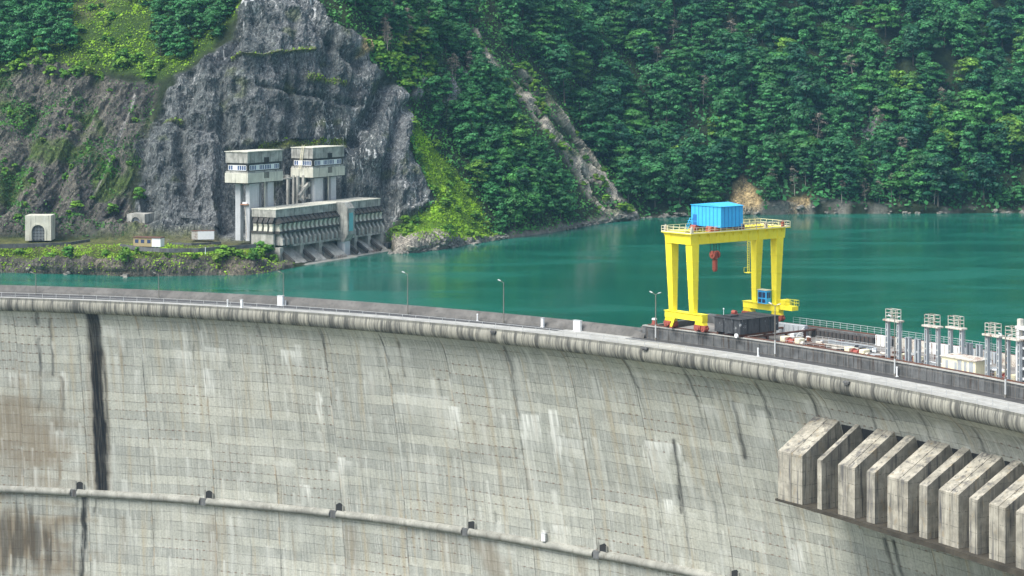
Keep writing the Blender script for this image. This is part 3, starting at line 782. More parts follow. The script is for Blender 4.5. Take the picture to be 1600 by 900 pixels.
cDs = np.array(cDs)                                            # (nkeys, NRT)
# smooth interpolation across columns (cosine-free monotone: linear then blurred)
Dg = np.stack([np.interp(cpx, keys, cDs[:, j]) for j in range(NRT)])   # (NRT, nc)
def blur(a, n, ax):
    k = np.hanning(n+2)[1:-1]; k /= k.sum()
    p = [(0, 0), (0, 0)]; p[ax] = (n//2, n//2)
    b = np.pad(a, p, mode='edge'); return np.apply_along_axis(lambda m: np.convolve(m, k, 'valid'), ax, b)
sD = shore_D(cpx)
Dg[1:] = blur(Dg[1:], 15, 1); Dg = np.where(np.arange(NRT)[:, None] < 1, sD[None], Dg)
Dg[1:-1] = .25*Dg[:-2]+.5*Dg[1:-1]+.25*Dg[2:]
rows = shore_row(cpx)[None]+(-220-shore_row(cpx)[None])*tpar[:, None]
PXg = np.repeat(cpx[None], NRT, 0)
Xg = (PXg-800)/F*Dg; Yg = Dg; Zg = HC-(rows-YH)/F*Dg
P0 = np.stack([Xg, Yg, Zg], -1)

DARK = [(240, 372), (205, 320), (232, 205), (252, 132), (300, 108), (335, 82), (362, 55), (385, 12), (405, -30), (468, -30), (520, 38), (556, 62), (575, 108), (604, 124), (640, 150), (641, 232), (666, 290), (684, 316), (640, 342), (604, 358), (598, 396), (470, 408), (430, 392), (350, 374)]
TAN = [(-600, 110), (0, 118), (60, 88), (130, 112), (200, 128), (252, 132), (232, 205), (205, 320), (240, 372), (-600, 378)]
GRASS = [(640, 176), (662, 200), (700, 250), (738, 305), (762, 350), (772, 374), (700, 380), (618, 384), (604, 366), (640, 344), (684, 316), (667, 290), (645, 232)]
UPL = [(-600, -300), (400, -300), (385, 12), (335, 82), (300, 108), (245, 134), (200, 120), (130, 112), (60, 88), (0, 112), (-600, 110)]
SCREE1 = [(738, 40), (752, 80), (775, 108), (800, 135), (830, 165), (862, 205), (890, 240), (915, 280), (945, 318), (985, 338)]
SCREE2 = [(805, 92), (828, 125), (862, 160), (890, 200), (915, 240), (940, 285), (985, 332)]
nz1 = fbm(P0*.05, 4, 21); nz2 = fbm(P0*.18, 4, 31)
j = nz1*16+nz2*9
w_dark = sstep(-6, 6, poly_sd(PXg, rows, DARK)+j*np.interp(PXg, [260, 330], [2.2, 1.0]))
w_tan = sstep(-8, 8, poly_sd(PXg, rows, TAN)+j*.8)*(1-w_dark)
w_grass = sstep(-6, 8, poly_sd(PXg, rows, GRASS)+j*.6)*(1-w_dark)
w_upl = sstep(-8, 10, poly_sd(PXg, rows, UPL)+j)*(1-w_dark)
d1 = line_d(PXg, rows, SCREE1); d2 = line_d(PXg, rows, SCREE2)
wsc = np.interp(rows, [40, 100, 200, 340], [4, 7, 9, 14])
w_scree = np.maximum(sstep(wsc+4, wsc-6, d1+j*.55), sstep(wsc*.8+4, wsc*.8-5, d2+j*.55))*sstep(-.28, -.12, nz2+.5*nz1)
w_bare = np.maximum(sstep(-4, 5, poly_sd(PXg, rows, [(1148, 290), (1160, 276), (1172, 300), (1184, 318), (1184, 338), (1140, 340)])+j*.4),
                    np.maximum(sstep(-4, 5, poly_sd(PXg, rows, [(1230, 324), (1258, 318), (1262, 336), (1226, 336)])+j*.4), sstep(-3, 5, poly_sd(PXg, rows, [(555, 62), (580, 62), (582, 80), (556, 90)])+j*.4)))
w_cliff2 = np.maximum(sstep(-5, 6, poly_sd(PXg, rows, [(695, 118), (722, 100), (732, 120), (716, 160), (700, 170)])+j*.7), sstep(-5, 6, poly_sd(PXg, rows, [(640, 125), (668, 118), (660, 160), (642, 150)])+j*.6))
w_cliff2 = np.maximum(w_cliff2, sstep(-4, 4, poly_sd(PXg, rows, [(1345, 205), (1372, 180), (1385, 200), (1362, 230)])+j*.5))
above = (Zg-ZW)
w_shore = sstep(3.4, 1.2, above+nz2*2.2+nz1)
w_bank = sstep(-4, 4, poly_sd(PXg, rows, [(-600, 374), (140, 374), (250, 371), (350, 372), (445, 384), (470, 440), (-600, 440)]))
bench = w_bank*sstep(400, 385, rows+j*.5)
w_bankrock = w_bank*sstep(402, 412, rows+j*.7)
w_quay = sstep(-4, 3, poly_sd(PXg, rows, [(612, 372), (650, 366), (775, 372), (780, 378), (700, 389), (612, 398)])+j*.5)

def mixc(c, w_, new): return c*(1-w_[..., None])+np.array(new)*w_[..., None]
C = np.zeros(P0.shape)+np.array((.028, .042, .018))
C = mixc(C, .7*sstep(.1, .5, nz2), (.05, .075, .025))
C = mixc(C, w_upl, (.072, .125, .022)); C = mixc(C, w_upl*sstep(.05, .45, nz1+.3*nz2)*.7, (.15, .15, .07)); C = mixc(C, w_upl*sstep(.0, -.4, nz1)*.8, (.045, .09, .015))
dq = P0[..., 0]*.86-P0[..., 2]*.48; da = P0[..., 0]*.48+P0[..., 2]*.86      # slanting beds of the brown rock
bed = fbm(np.stack([dq*.22, da*.035, P0[..., 1]*.03], -1), 4, 83); bed2 = fbm(np.stack([dq*.6, da*.09, P0[..., 1]*.08], -1), 3, 87)
C = mixc(C, w_tan, (.150, .142, .118)); C = mixc(C, w_tan*sstep(.0, -.35, bed)*.8, (.068, .068, .070)); C = mixc(C, w_tan*sstep(.12, .42, bed2)*.6, (.24, .22, .18)); C = mixc(C, w_tan*sstep(.14, .42, nz1+.4*bed)*.65, (.33, .28, .21))
C = mixc(C, w_tan*sstep(-.02, .30, fbm(P0*.09, 3, 77)+.35*nz2)*.85, (.075, .125, .022))
C = mixc(C, w_dark, (.145, .160, .158)); C = mixc(C, w_dark*sstep(.0, .4, nz1)*.7, (.235, .245, .25)); C = mixc(C, w_dark*sstep(-.05, -.4, nz1)*.8, (.060, .068, .078))
C = mixc(C, w_grass, (.14, .27, .020)); C = mixc(C, w_grass*sstep(.1, .4, nz2)*.4, (.07, .16, .02))
C = mixc(C, w_scree, (.58, .53, .43)); C = mixc(C, w_scree*sstep(.05, .35, nz2)*.7, (.30, .29, .26)); C = mixc(C, w_scree*sstep(.1, .4, fbm(P0*.12, 3, 99))*.8, (.07, .12, .03))
C = mixc(C, w_bare, (.50, .38, .20)); C = mixc(C, w_cliff2, (.24, .24, .245))
C = mixc(C, bench, (.15, .155, .055)); C = mixc(C, bench*sstep(.05, .3, nz1)*.7, (.19, .17, .10)); C = mixc(C, w_bank*(1-bench)*(1-w_bankrock), (.09, .12, .025)); C = mixc(C, w_bankrock, (.15, .135, .115)); C = mixc(C, w_bankrock*sstep(0, .4, nz1)*.6, (.25, .21, .15))
C = mixc(C, w_quay, (.46, .42, .35)); C = mixc(C, w_quay*sstep(0, .3, nz2)*.6, (.20, .20, .19))
C = mixc(C, w_shore*(PXg > 640)*.85*np.where(PXg > 1000, sstep(-.1, .25, nz1+.5*nz2), 1), (.32, .30, .26))
# pale track climbing the tan slope
trk = sstep(3.5, 1.0, line_d(PXg, rows, [(150, 300), (168, 262), (185, 225), (200, 190), (215, 158)])+nz2*2); C = mixc(C, trk*.75, (.36, .35, .33))
# mossy ledges
ldg = np.maximum(sstep(3.0, .6, line_d(PXg, rows, [(362, 92), (400, 88), (440, 85), (482, 82)])+nz2*3), sstep(5.0, 1.5, line_d(PXg, rows, [(405, 230), (470, 228), (500, 222), (540, 221)])+nz2*3))
ldg = np.maximum(ldg, sstep(7, 2, line_d(PXg, rows, [(478, 124), (535, 132)])+nz2*6)*.7); ldg = np.maximum(ldg, sstep(4, 1, line_d(PXg, rows, [(255, 192), (285, 190)])+nz2*3)*.8)
C = mixc(C, ldg*.9, (.16, .19, .03)); C = mixc(C, w_dark*sstep(.26, .5, fbm(P0*.16, 3, 175))*.55, (.10, .125, .035))
rockm = np.clip(w_dark+.95*w_tan+w_cliff2+w_bankrock+.8*w_scree+w_bare+w_quay, 0, 1)
grassm = np.clip(w_grass+w_upl+bench*.6, 0, 1)*(1-rockm)
limem = np.clip(w_dark*sstep(-.2, .5, fbm(P0*.035, 3, 5)+.15)+w_cliff2*.5, 0, 1)
# relief ------------------------------------------------------------------
du = np.gradient(P0, axis=1); dv = np.gradient(P0, axis=0); N = np.cross(du, dv); N /= np.linalg.norm(N, axis=-1, keepdims=True)+1e-9
N *= np.sign(-(N*P0).sum(-1, keepdims=True)+1e-12)               # towards the valley
crag = fbm(P0*np.array([.065, .065, .020]), 5, 41, ridged=True, gain=.52)*3.0+fbm(P0*np.array([.24, .24, .06]), 4, 51, ridged=True)*1.8
soft = fbm(P0*.03, 4, 61)*3.0+nz2*.5
for pts_, dp_, wd_ in (([(606, 128), (580, 178), (548, 230)], 5.0, 13), ([(366, 55), (344, 120), (350, 215)], 3.5, 12), ([(470, 0), (502, 58), (562, 108)], 3.5, 10), ([(250, 140), (222, 250), (238, 345)], 3.5, 12), ([(640, 165), (602, 258), (612, 335)], 3.5, 10), ([(430, 100), (455, 160), (440, 215)], 2.5, 9), ([(300, 120), (282, 220), (300, 330)], 3.0, 11), ([(520, 60), (505, 130), (525, 205)], 2.5, 9), ([(250, 190), (330, 205)], 1.8, 5), ([(400, 135), (560, 165)], 1.8, 5), ([(60, 130), (40, 240), (10, 330)], 3, 12), ([(150, 140), (110, 250), (70, 345)], 3, 12)):
    crag = crag-dp_*np.exp(-(line_d(PXg+nz1*9, rows+nz2*6, pts_)/wd_)**2)
# strata stepping on the dark cliff
st_ = np.abs(((P0[..., 2]+P0[..., 0]*.18+nz1*5)/9.0) % 1.0-.5)*2
crag = crag*(1+.25*w_dark)+w_dark*(st_-.5)*.6+w_tan*bed2*1.6
blk = vnoise(P0*np.array([.35, .35, .22]), 91)
crag = crag+np.round(blk*2.5)/2.5*.9*w_dark
farm = sstep(930, 1060, PXg)
disp = (soft+farm*fbm(P0*.017, 3, 131)*9)*(1-rockm)+(crag+soft*.3)*rockm
disp = disp+ldg*1.3*(rows < 200)
flat = np.clip(bench*1.0, 0, 1)
disp = disp*(1-.93*flat)
nearb = sstep(-14, 2, poly_sd(PXg, rows, [(345, 380), (345, 240), (545, 225), (605, 300), (610, 402), (430, 410)]))
disp = disp*(1-.55*nearb)-nearb*1.2
fadeb = sstep(0, 2.0, above)
P1 = P0+N*(disp*(.35+.65*fadeb))[..., None]
P1[0, :, 2] = ZW-6; P1[0, :, 1] -= 3
P1[1, :, 2] = np.minimum(P1[1, :, 2], ZW-.3)
o = np_mesh('hillside', P1.reshape(-1, 3), grid_quads(NRT, len(cpx)), M['terrain'], None, False,
            {'col': np.clip(C, 0, 1).reshape(-1, 3), 'mask': np.stack([rockm, grassm, limem], -1).reshape(-1, 3)}); tag(o, kind='structure')

def ground_at(px, row):
    """hillside surface point for a bearing and elevation of the survey grid"""
    i = np.searchsorted(cpx, px)-1; i = int(np.clip(i, 0, len(cpx)-2)); fx = (px-cpx[i])/(cpx[i+1]-cpx[i])
    s0 = float(shore_row(px)); tp = (row-s0)/(-220-s0)*(NRT-1); jn = int(np.clip(math.floor(tp), 0, NRT-2)); fy = np.clip(tp-jn, 0, 1)
    a = P1[jn, i]*(1-fx)+P1[jn, i+1]*fx; b = P1[jn+1, i]*(1-fx)+P1[jn+1, i+1]*fx
    return a*(1-fy)+b*fy
def wmap(arr, px, row):
    i = int(np.clip(np.searchsorted(cpx, px), 0, len(cpx)-1)); s0 = float(shore_row(px)); jn = int(np.clip((row-s0)/(-220-s0)*(NRT-1), 0, NRT-1)); return arr[jn, i]
# ------------------------------------------------------------------ gantry crane
CA = math.atan2(.625, .78)
crane = thing('gantry_crane', 'tall yellow gantry crane with a blue machine house standing on the spillway deck', 'crane', (32.0, 354.5, 2.66), CA)
Y = M['yellow']
HT = 15.75                                   # underside of the girders
def carriage(x, ya, yb):
    mb = MB().box(x-.75, x+.75, ya, yb, 1.85, 3.05, .06)
    mb.box(x-.95, x+.95, ya-.02, yb+.02, 3.051, 3.12)
    c = mb.build('carriage_beam', Y, crane)
    for y in (ya+1.0, yb-1.0):
        h = MB().hexa([(x-.55, y-1.15, 1.15), (x+.55, y-1.15, 1.15), (x+.55, y+1.15, 1.15), (x-.55, y+1.15, 1.15)], [(x-.7, y-.85, 1.845), (x+.7, y-.85, 1.845), (x+.7, y+.85, 1.845), (x-.7, y+.85, 1.845)])
        h.build('hanger', Y, c)
        b = MB().box(x-.45, x+.45, y-1.5, y+1.5, .42, 1.14, .05)
        b.box(x-.8, x-.46, y-.5, y+.5, .35, 1.1, .04); b.box(x+.43, x+.6, y-1.1, y+1.1, .2, .7)
        bo = b.build('bogie', M['red'], crane)
        for yy in (y-.85, y+.85):
            wv = MB().tube((x-.55, yy, .56), (x+.55, yy, .56), .58, n=16); wv.tube((x-.66, yy, .56), (x+.66, yy, .56), .2, n=8)
            wv.build('wheel', M['red'], bo)
        MB().tube((x-1.0, y, .65), (x-.76, y, .65), .34, n=10).tube((x-.95, y+.6, .6), (x-.5, y+.6, .6), .22, n=10).build('motor', M['red'], bo)
        s_ = 1 if y > (ya+yb)/2 else -1
        MB().tube((x, y+s_*1.36, .65), (x, y+s_*1.75, .65), .14, n=8).tube((x, y+s_*1.75, .65), (x, y+s_*1.85, .65), .26, n=10).build('buffer', M['red'], bo)
    return c
carriage(0, -5.4, 4.6); carriage(21.8, -3.9, 5.6)
def leg(x, y, sgn, l0=0):
    # the outer side slopes: wide at the top, narrow at the foot
    w0, w1 = .56, .84
    xi = x-sgn*.5
    lo = [(xi, y-w0, 3.13), (xi+sgn*1.05, y-w0, 3.13), (xi+sgn*1.05, y+w0, 3.13), (xi, y+w0, 3.13)]
    hi = [(xi-sgn*.1, y-w1, HT), (xi+sgn*1.75, y-w1, HT), (xi+sgn*1.75, y+w1, HT), (xi-sgn*.1, y+w1, HT)]
    mb = MB().hexa(lo, hi)
    o = mb.build('leg', Y, crane)
    for z in (5.8, 9.2, 12.6):                # bolted flange plates
        k = (z-3.13)/(HT-3.13); wv = w0+(w1-w0)*k+.05; a = xi-sgn*.1*k-sgn*.05; b = xi+sgn*(1.05+.70*k)+sgn*.05
        MB().box(min(a, b), max(a, b), y-wv, y+wv, z-.05, z+.05).build('flange', Y, o)
    return o
leg(.3, 3.35, -1); leg(.3, -2.1, -1); leg(22.1, 3.15, 1); leg(22.1, -2.2, 1)
for y in (3.2, -2.05):
    g = MB().hexa([(-1.1, y-.8, HT+.01), (23.9, y-.8, HT+.01), (23.9, y+.8, HT+.01), (-1.1, y+.8, HT+.01)], [(-1.3, y-.8, HT+1.95), (24.1, y-.8, HT+1.95), (24.1, y+.8, HT+1.95), (-1.3, y+.8, HT+1.95)])
    gg = g.build('girder', Y, crane)
    s_ = MB()
    for x in np.arange(1.0, 23.5, 2.6): s_.box(x-.04, x+.04, y-.9, y+.9, HT+.15, HT+1.7)
    s_.build('stiffener', Y, gg)
for x0, x1 in ((-1.15, -.1), (22.8, 23.85)):
    MB().box(x0, x1, -1.24, 2.39, HT+.05, HT+1.9).build('end_beam', Y, crane)
pl = MB()
pl.box(-1.7, 24.9, 2.0, 4.5, HT+1.96, HT+2.10); pl.box(-1.7, 24.9, -3.4, -1.1, HT+1.96, HT+2.10); pl.box(-1.7, -.1, -1.09, 1.99, HT+1.96, HT+2.10); pl.box(22.8, 24.9, -1.09, 1.99, HT+1.96, HT+2.10)
platform = pl.build('platform', Y, crane)
for y in (-3.3, 4.4):
    for x in np.arange(-1.2, 24.3, 2.2): MB().prism([(y, HT+1.95), (y+(.44 if y < 0 else -.39), HT+1.2), (y+(.44 if y < 0 else -.39), HT+1.95)], 'x', x-.05, x+.05).build('bracket', Y, platform)
ZP = HT+2.10
rl = [(-1.65, -3.35), (24.85, -3.35), (24.85, 4.45), (-1.65, 4.45)]
rr_ = MB()
for (a, b) in zip(rl, rl[1:]+rl[:1]):
    for z in (.55, 1.1): rr_.bar((*a, ZP+z), (*b, ZP+z), .07)
    rr_.bar((*a, ZP+.1), (*b, ZP+.1), .04, .2)
rail_o = rr_.build('handrail', M['cream'], platform)
pp = MB().box(-.035, .035, -.035, .035, 0, 1.1).build('post', M['cream'], platform); first = True
for (a, b) in zip(rl, rl[1:]+rl[:1]):
    a = Vector(a); b = Vector(b); n = int((b-a).length/1.5)
    for k in range(n):
        q = a+(b-a)*(k/n); o = pp if first else pp.copy()
        if not first: col.objects.link(o)
        first = False; o.location = (q.x, q.y, ZP)
# trolley with the blue machine house
tr = MB()
for y in (3.2, -2.05): tr.box(5.4, 12.4, y-.3, y+.3, ZP+.25, ZP+.75)
trolley = tr.build('trolley_frame', M['red'], crane)
for x in (6.2, 11.5):
    for y in (3.2, -2.05): MB().tube((x, y-.35, ZP+.42), (x, y+.35, ZP+.42), .42, n=14).build('wheel', M['red'], trolley)
for x, y, r in ((5.0, 2.6, .42), (5.2, -1.4, .42), (12.4, -2.3, .5)): MB().tube((x, y-.7, ZP+.6), (x, y+.7, ZP+.6), r, n=14).box(x-.5, x+.5, y-.7, y+.7, ZP+.02, ZP+.4).build('winch_drum', M['red'], trolley)
x0, x1, y0, y1, z0, z1 = 6.0, 11.8, -3.5, 4.4, ZP+.80, ZP+4.65
hb = MB()
hb.prism([(y0, z0), (y1, z0), (y1, z1), ((y0+y1)/2, z1+.42), (y0, z1)], 'x', x0, x1)
house = hb.build('machine_house', M['blue'], crane)
sm = MB()
for y in np.arange(y0+.98, y1-.2, .985): sm.box(x0-.05, x0-.001, y-.03, y+.03, z0+.05, z1-.05)
for x in np.arange(x0+.95, x1-.2, .96): sm.box(x-.03, x+.03, y0-.05, y0-.001, z0+.05, z1-.05)
sm.build('seam', M['bluedark'], house)
MB().prism([(y0-.15, z1-.02), (y1+.15, z1-.02), (y1+.15, z1+.06), ((y0+y1)/2, z1+.52), (y0-.15, z1+.06)], 'x', x0-.15, x1+.15).build('roof', M['blue'], house)
MB().box(x0-.04, x0-.002, 2.9, 3.9, z0+.1, z0+2.1).build('door', M['bluedark'], house)
ld = MB()
for y in (4.0, 4.6): ld.bar((4.6, y, ZP), (5.9, y, z0+1.4), .09)
for k in range(6): ld.bar((4.6+1.3*k/5.5, 4.0, ZP+.2+k*.38), (4.6+1.3*k/5.5, 4.6, ZP+.2+k*.38), .06)
for z in (z0+.9,): ld.bar((5.2, 2.0, z), (5.2, 4.6, z), .06); ld.bar((5.2, 2.0, z-.85), (5.2, 2.0, z), .06)
ld.build('access_stair', M['blue'], crane)
# cable festoon trolley rail along the platform's right edge
fe = MB(); fe.bar((11.0, -3.75, ZP+1.2), (23.5, -3.75, ZP+1.35), .09); fe.bar((9.5, -3.75, ZP+.55), (20, -3.75, ZP+.55), .07)
for x in (11.2, 15.2, 19.4, 23.4): fe.bar((x, -3.75, ZP), (x, -3.75, ZP+1.3), .09)
fest = fe.build('festoon_rail', M['rustwhite'], crane)
cb = MB()
for i in range(8):
    a = 11.4+i*1.5
    pts = [Vector((a+1.5*t, -3.75, ZP+1.15-.62*math.sin(math.pi*t))) for t in np.linspace(0, 1, 7)]
    for p, q in zip(pts[:-1], pts[1:]): cb.tube(p, q, .035, n=5)
cb.build('cable', M['cable'], fest)
for x, y in ((-1.0, 4.05), (-1.0, -2.95), (18.5, -2.95), (23.2, -2.95)): MB().box(x-.28, x+.28, y-.25, y+.25, ZP+.01, ZP+1.05, .05).tube((x, y, ZP+1.0), (x, y, ZP+1.35), .16, n=8).build('control_box', M['rustwhite'] if x < 20 else M['red'], platform)
# hook
hk = (8.2, .3)
rp = MB()
for dx, dy in ((-.75, -.35), (-.75, .35), (.75, -.35), (.75, .35), (0, 0)): rp.tube((hk[0]+dx, hk[1]+dy, 13.4), (hk[0]+dx, hk[1]+dy, ZP+.3), .075, n=6)
rp.build('hoist_rope', M['cable'], crane)
hb = MB()
for dx in (-.62, .62): hb.tube((hk[0]+dx-.15, hk[1], 13.25), (hk[0]+dx+.15, hk[1], 13.25), .72, n=18)
hb.tube((hk[0]-1.0, hk[1], 13.25), (hk[0]+1.0, hk[1], 13.25), .2, n=8); hb.box(hk[0]-.3, hk[0]+.3, hk[1]-.55, hk[1]+.55, 12.4, 13.9, .1)
hook = hb.build('hook_block', M['red'], crane)
MB().box(hk[0]-.38, hk[0]+.38, hk[1]-.42, hk[1]+.42, 10.3, 12.35, .12).box(hk[0]-.44, hk[0]+.44, hk[1]-.16, hk[1]+.16, 10.05, 12.0, .1).build('lifting_beam', M['red'], hook)
# driver's cab, balcony, ladders, brace
cabm = MB().box(19.9, 21.2, -1.75, .55, 3.2, 5.75, .08)
cab = cabm.build('driver_cab', M['blue'], crane)
MB().box(19.8, 21.3, -1.85, .65, 5.76, 5.88).build('cab_roof', M['cream'], cab)
for (a, b, c, d) in ((-1.5, -.75, 4.35, 5.4), (-.6, .3, 4.35, 5.4), (-1.5, -.7, 3.4, 4.1), (-.45, .3, 3.4, 4.1)):
    MB().box(19.88, 19.899, a, b, c, d).build('window', M['glass'], cab)
for (a, b) in ((20.1, 20.55), (20.65, 21.05)): MB().box(a, b, -1.77, -1.751, 4.3, 5.4).build('window', M['glass'], cab)
MB().box(20.0, 22.2, -1.9, 1.9, 3.125, 3.19).build('cab_floor', Y, crane)
MB().box(21.2, 23.0, -7.2, -3.95, 2.3, 3.1, .05).box(21.4, 22.7, -5.3, -3.92, 3.101, 4.2, .05).build('side_balcony', Y, crane)
bm_ = MB()
bl = [(21.1, -4.0), (21.1, -7.25), (23.1, -7.25), (23.1, -4.0)]
for a, b in zip(bl[:-1], bl[1:]):
    for z in (3.65, 4.2): bm_.bar((*a, z), (*b, z), .06)
    for k in range(4):
        q = Vector(a)+(Vector(b)-Vector(a))*(k/3); bm_.bar((q.x, q.y, 3.1), (q.x, q.y, 4.2), .05)
bm_.build('balcony_rail', Y, crane)
ld = MB()
for y in (4.5, 4.95): ld.bar((21.7, y, 8.6), (21.7, y, ZP), .07)
for z in np.arange(8.8, ZP, .45): ld.bar((21.7, 4.5, z), (21.7, 4.95, z), .05)
ld.box(21.4, 22.9, 4.3, 5.6, 8.5, 8.58); ld.bar((21.4, 5.6, 9.5), (22.9, 5.6, 9.5), .05); ld.bar((21.4, 5.6, 8.58), (21.4, 5.6, 9.5), .05); ld.bar((22.9, 5.6, 8.58), (22.9, 5.6, 9.5), .05)
ld.build('ladder', Y, crane)
MB().bar((-.5, 1.7, 3.0), (-.9, 2.6, .25), .55, .45).build('rail_clamp', Y, crane); MB().box(-1.15, -.65, 2.3, 2.9, -.05, .24).build('clamp_foot', M['red'], crane)

# ---- black steel tank on wheels beside the crane
tk = thing('steel_tank', 'black steel box tank on small wheels, on the deck beside the yellow crane', 'tank', (32.0, 354.5, 2.66), CA)
def tkb(mb, name, mat, par=None): return mb.build(name, mat, par or tk)
b = MB().box(.4, 10.4, -14.0, -7.4, .35, 2.95, .05)
tm_ = NT('chipped_black_paint'); p_ = tm_.geo(); nn_ = tm_.noise(tm_.mapped(p_, (2.2, 2.2, 1.1)), 1.0, 5, .7)
big_ = tm_.noise(p_, .28, 2, .5)
tank_mat = tm_.fin(tm_.mix(tm_.math('MULTIPLY', tm_.ramp(nn_, .60, .64), tm_.ramp(big_, .50, .56)), tm_.mix(tm_.ramp(nn_, .35, .6), (.022, .024, .028), (.05, .053, .058)), (.5, .52, .52)), .55)
body = tkb(b, 'tank_body', tank_mat)
for x in (2.4, 5.4, 8.2): tkb(MB().box(x-.08, x+.08, -14.12, -14.001, .38, 2.9), 'stiffener', M['blacksteel'], body)
for y in (-12.2, -9.8): tkb(MB().box(.28, .399, y-.07, y+.07, .38, 2.9), 'stiffener', M['blacksteel'], body)
tkb(MB().box(.2, 10.6, -14.2, -7.2, 2.96, 3.06), 'tank_lid', M['blacksteel'])
tkb(MB().box(1.5, 3.6, -10.5, -8.6, 3.061, 3.35, .04), 'hatch', M['blacksteel'])
tkb(MB().tube((4.6, -8.8, 3.5), (4.6, -7.9, 3.5), .4, n=12).box(4.1, 5.1, -8.9, -7.8, 3.061, 3.25), 'winch', M['red'])
tkb(MB().bar((2.2, -8.0, 3.06), (2.2, -8.0, 4.2), .07).tube((2.2, -8.0, 4.2), (2.2, -8.0, 4.45), .13, n=8), 'lamp_stub', M['white'])
for x in (3.0, 5.5, 8.6): tkb(MB().box(x-1.0, x-.94, -14.0, -7.4, 3.061, 3.14), 'lid_rib', M['blacksteel'])
w_ = MB().tube((.2, -13.1, .10), (.55, -13.1, .10), .40, n=16); tkb(w_, 'front_wheel', M['white'])
for x, y in ((1.0, -8.3), (9.4, -13.2), (9.4, -8.3)): tkb(MB().tube((x-.2, y, .12), (x+.2, y, .12), .36, n=14), 'wheel', M['cable'])
tkb(MB().box(.6, 10.2, -13.6, -13.2, -.12, .34).box(.6, 10.2, -8.2, -7.8, -.12, .34), 'axle_beam', M['rust'])
o = MB()
for y in (-13.4, -8.0):
    o.box(1.2, 21, y-.25, y+.25, -.60, -.30)
    for x in (3.5, 8, 13, 18): o.box(x-.2, x+.2, y-.2, y+.2, -1.86, -.601)
o = o.build('cross_rail', M['rust'], tk)

# small red frame by the lamp left of the crane
p = polar(theta_of(1022, 9.8), 9.9, .8)
rf = thing('hose_reel', 'small red hose reel frame with a white top, left of the yellow crane', 'hose reel', p, -rad(44))
MB().hexa([(-.55, -.5, 0), (.55, -.5, 0), (.55, .5, 0), (-.55, .5, 0)], [(-.3, -.3, 2.6), (.3, -.3, 2.6), (.3, .3, 2.6), (-.3, .3, 2.6)]).build('frame', M['red'], rf)
MB().tube((-.7, 0, 1.3), (.7, 0, 1.3), .55, n=14).build('reel', M['red'], rf); MB().box(-.4, .4, -.4, .4, 2.61, 2.95, .1).build('cap', M['white'], rf)

# ------------------------------------------------------------------ gate frames and gear on the deck
ZD = .82
def on_deck(px, r): th = theta_of(px, r); return th, polar(th, r, ZD)
def gate_frame(px, r, label, w=2.5, h=7.6, mirror=False):
    th, p = on_deck(px, r)
    t = thing('gate_gantry', label, 'gate frame', p, -rad(th), 'gate frames on the spillway deck')
    for s in (-1, 1):
        mb = MB(); x = s*w/2
        mb.box(x-.29, x-.09, -.3, .3, 0, h); mb.box(x+.09, x+.29, -.3, .3, 0, h)
        c = mb.build('column', M['greyblue'], t); MB().box(x-.089, x+.089, .05, .2, 0, h-.01).build('slot', M['blacksteel'], c)
        g = MB()
        for z in np.arange(.8, h-.3, 1.05): g.box(x-.088, x+.088, -.28, -.1, z-.1, z+.1)
        g.build('batten', M['rustwhite'], c)
    MB().box(-w/2-.55, w/2+.55, -.7, .7, h+.002, h+.28, .03).build('top_beam', M['rustwhite'], t)
    cg = MB(); s = -1 if mirror else 1
    xa, xb = -w/2+.1, w/2-.15
    for z in (.6, 1.15, 1.75):
        for y in (-.62, .62): cg.bar((xa, y, h+.28+z), (xb, y, h+.28+z), .075)
        for x in (xa, xb): cg.bar((x, -.62, h+.28+z), (x, .62, h+.28+z), .075)
    for x in (xa, (xa+xb)/2+.3*s, xb):
        for y in (-.62, .62): cg.bar((x, y, h+.28), (x, y, h+.28+1.78), .085)
    cg.build('cage', M['rustwhite'], t)
    lx = s*(w/2-.1)
    l = MB()
    for dx in (-.22, .22): l.bar((lx+dx, .62, .2), (lx+dx, .62, h), .05)
    for z in np.arange(.5, h, .4): l.bar((lx-.22, .62, z), (lx+.22, .62, z), .04)
    l.build('ladder', M['galv'], t)
    return t
gate_frame(1396, 11.6, 'tall pale gate frame with caged top, farthest left of the gate frames')
gate_frame(1457, 11.6, 'second caged gate frame from the left, just left of the cream hut', mirror=True)
gate_frame(1494, 12.8, 'caged gate frame rising right behind the cream hut with rusty roof', h=7.7)
gate_frame(1552, 11.4, 'caged gate frame just right of the cream hut with rusty roof', mirror=True, h=7.7)
gate_frame(1584, 11.2, 'caged gate frame farthest right, against the big white steel lattice', h=7.7)
def guide_pair(px, r, label, h):
    th, p = on_deck(px, r)
    t = thing('guide_columns', label, 'guide columns', p, -rad(th), 'short gate guide columns on the spillway deck')
    for x in (-1.5, -.8, .65, 1.35):
        MB().box(x-.15, x+.15, -.3, .3, 0, h).box(x-.2, x+.2, -.36, .36, h+.002, h+.1).build('column', M['greyblue'], t)
    MB().box(-1.2, -.9, -.2, .2, h*.55, h*.62).box(.85, 1.1, -.2, .2, h*.55, h*.62).box(-.64, .49, .1, .3, h*.45, h*.52).build('tie', M['galv'], t)
guide_pair(1427, 12.5, 'short grey paired guide columns between the two left gate frames', 5.0)
guide_pair(1523, 15.0, 'short grey paired guide columns standing behind the cream hut', 5.2)
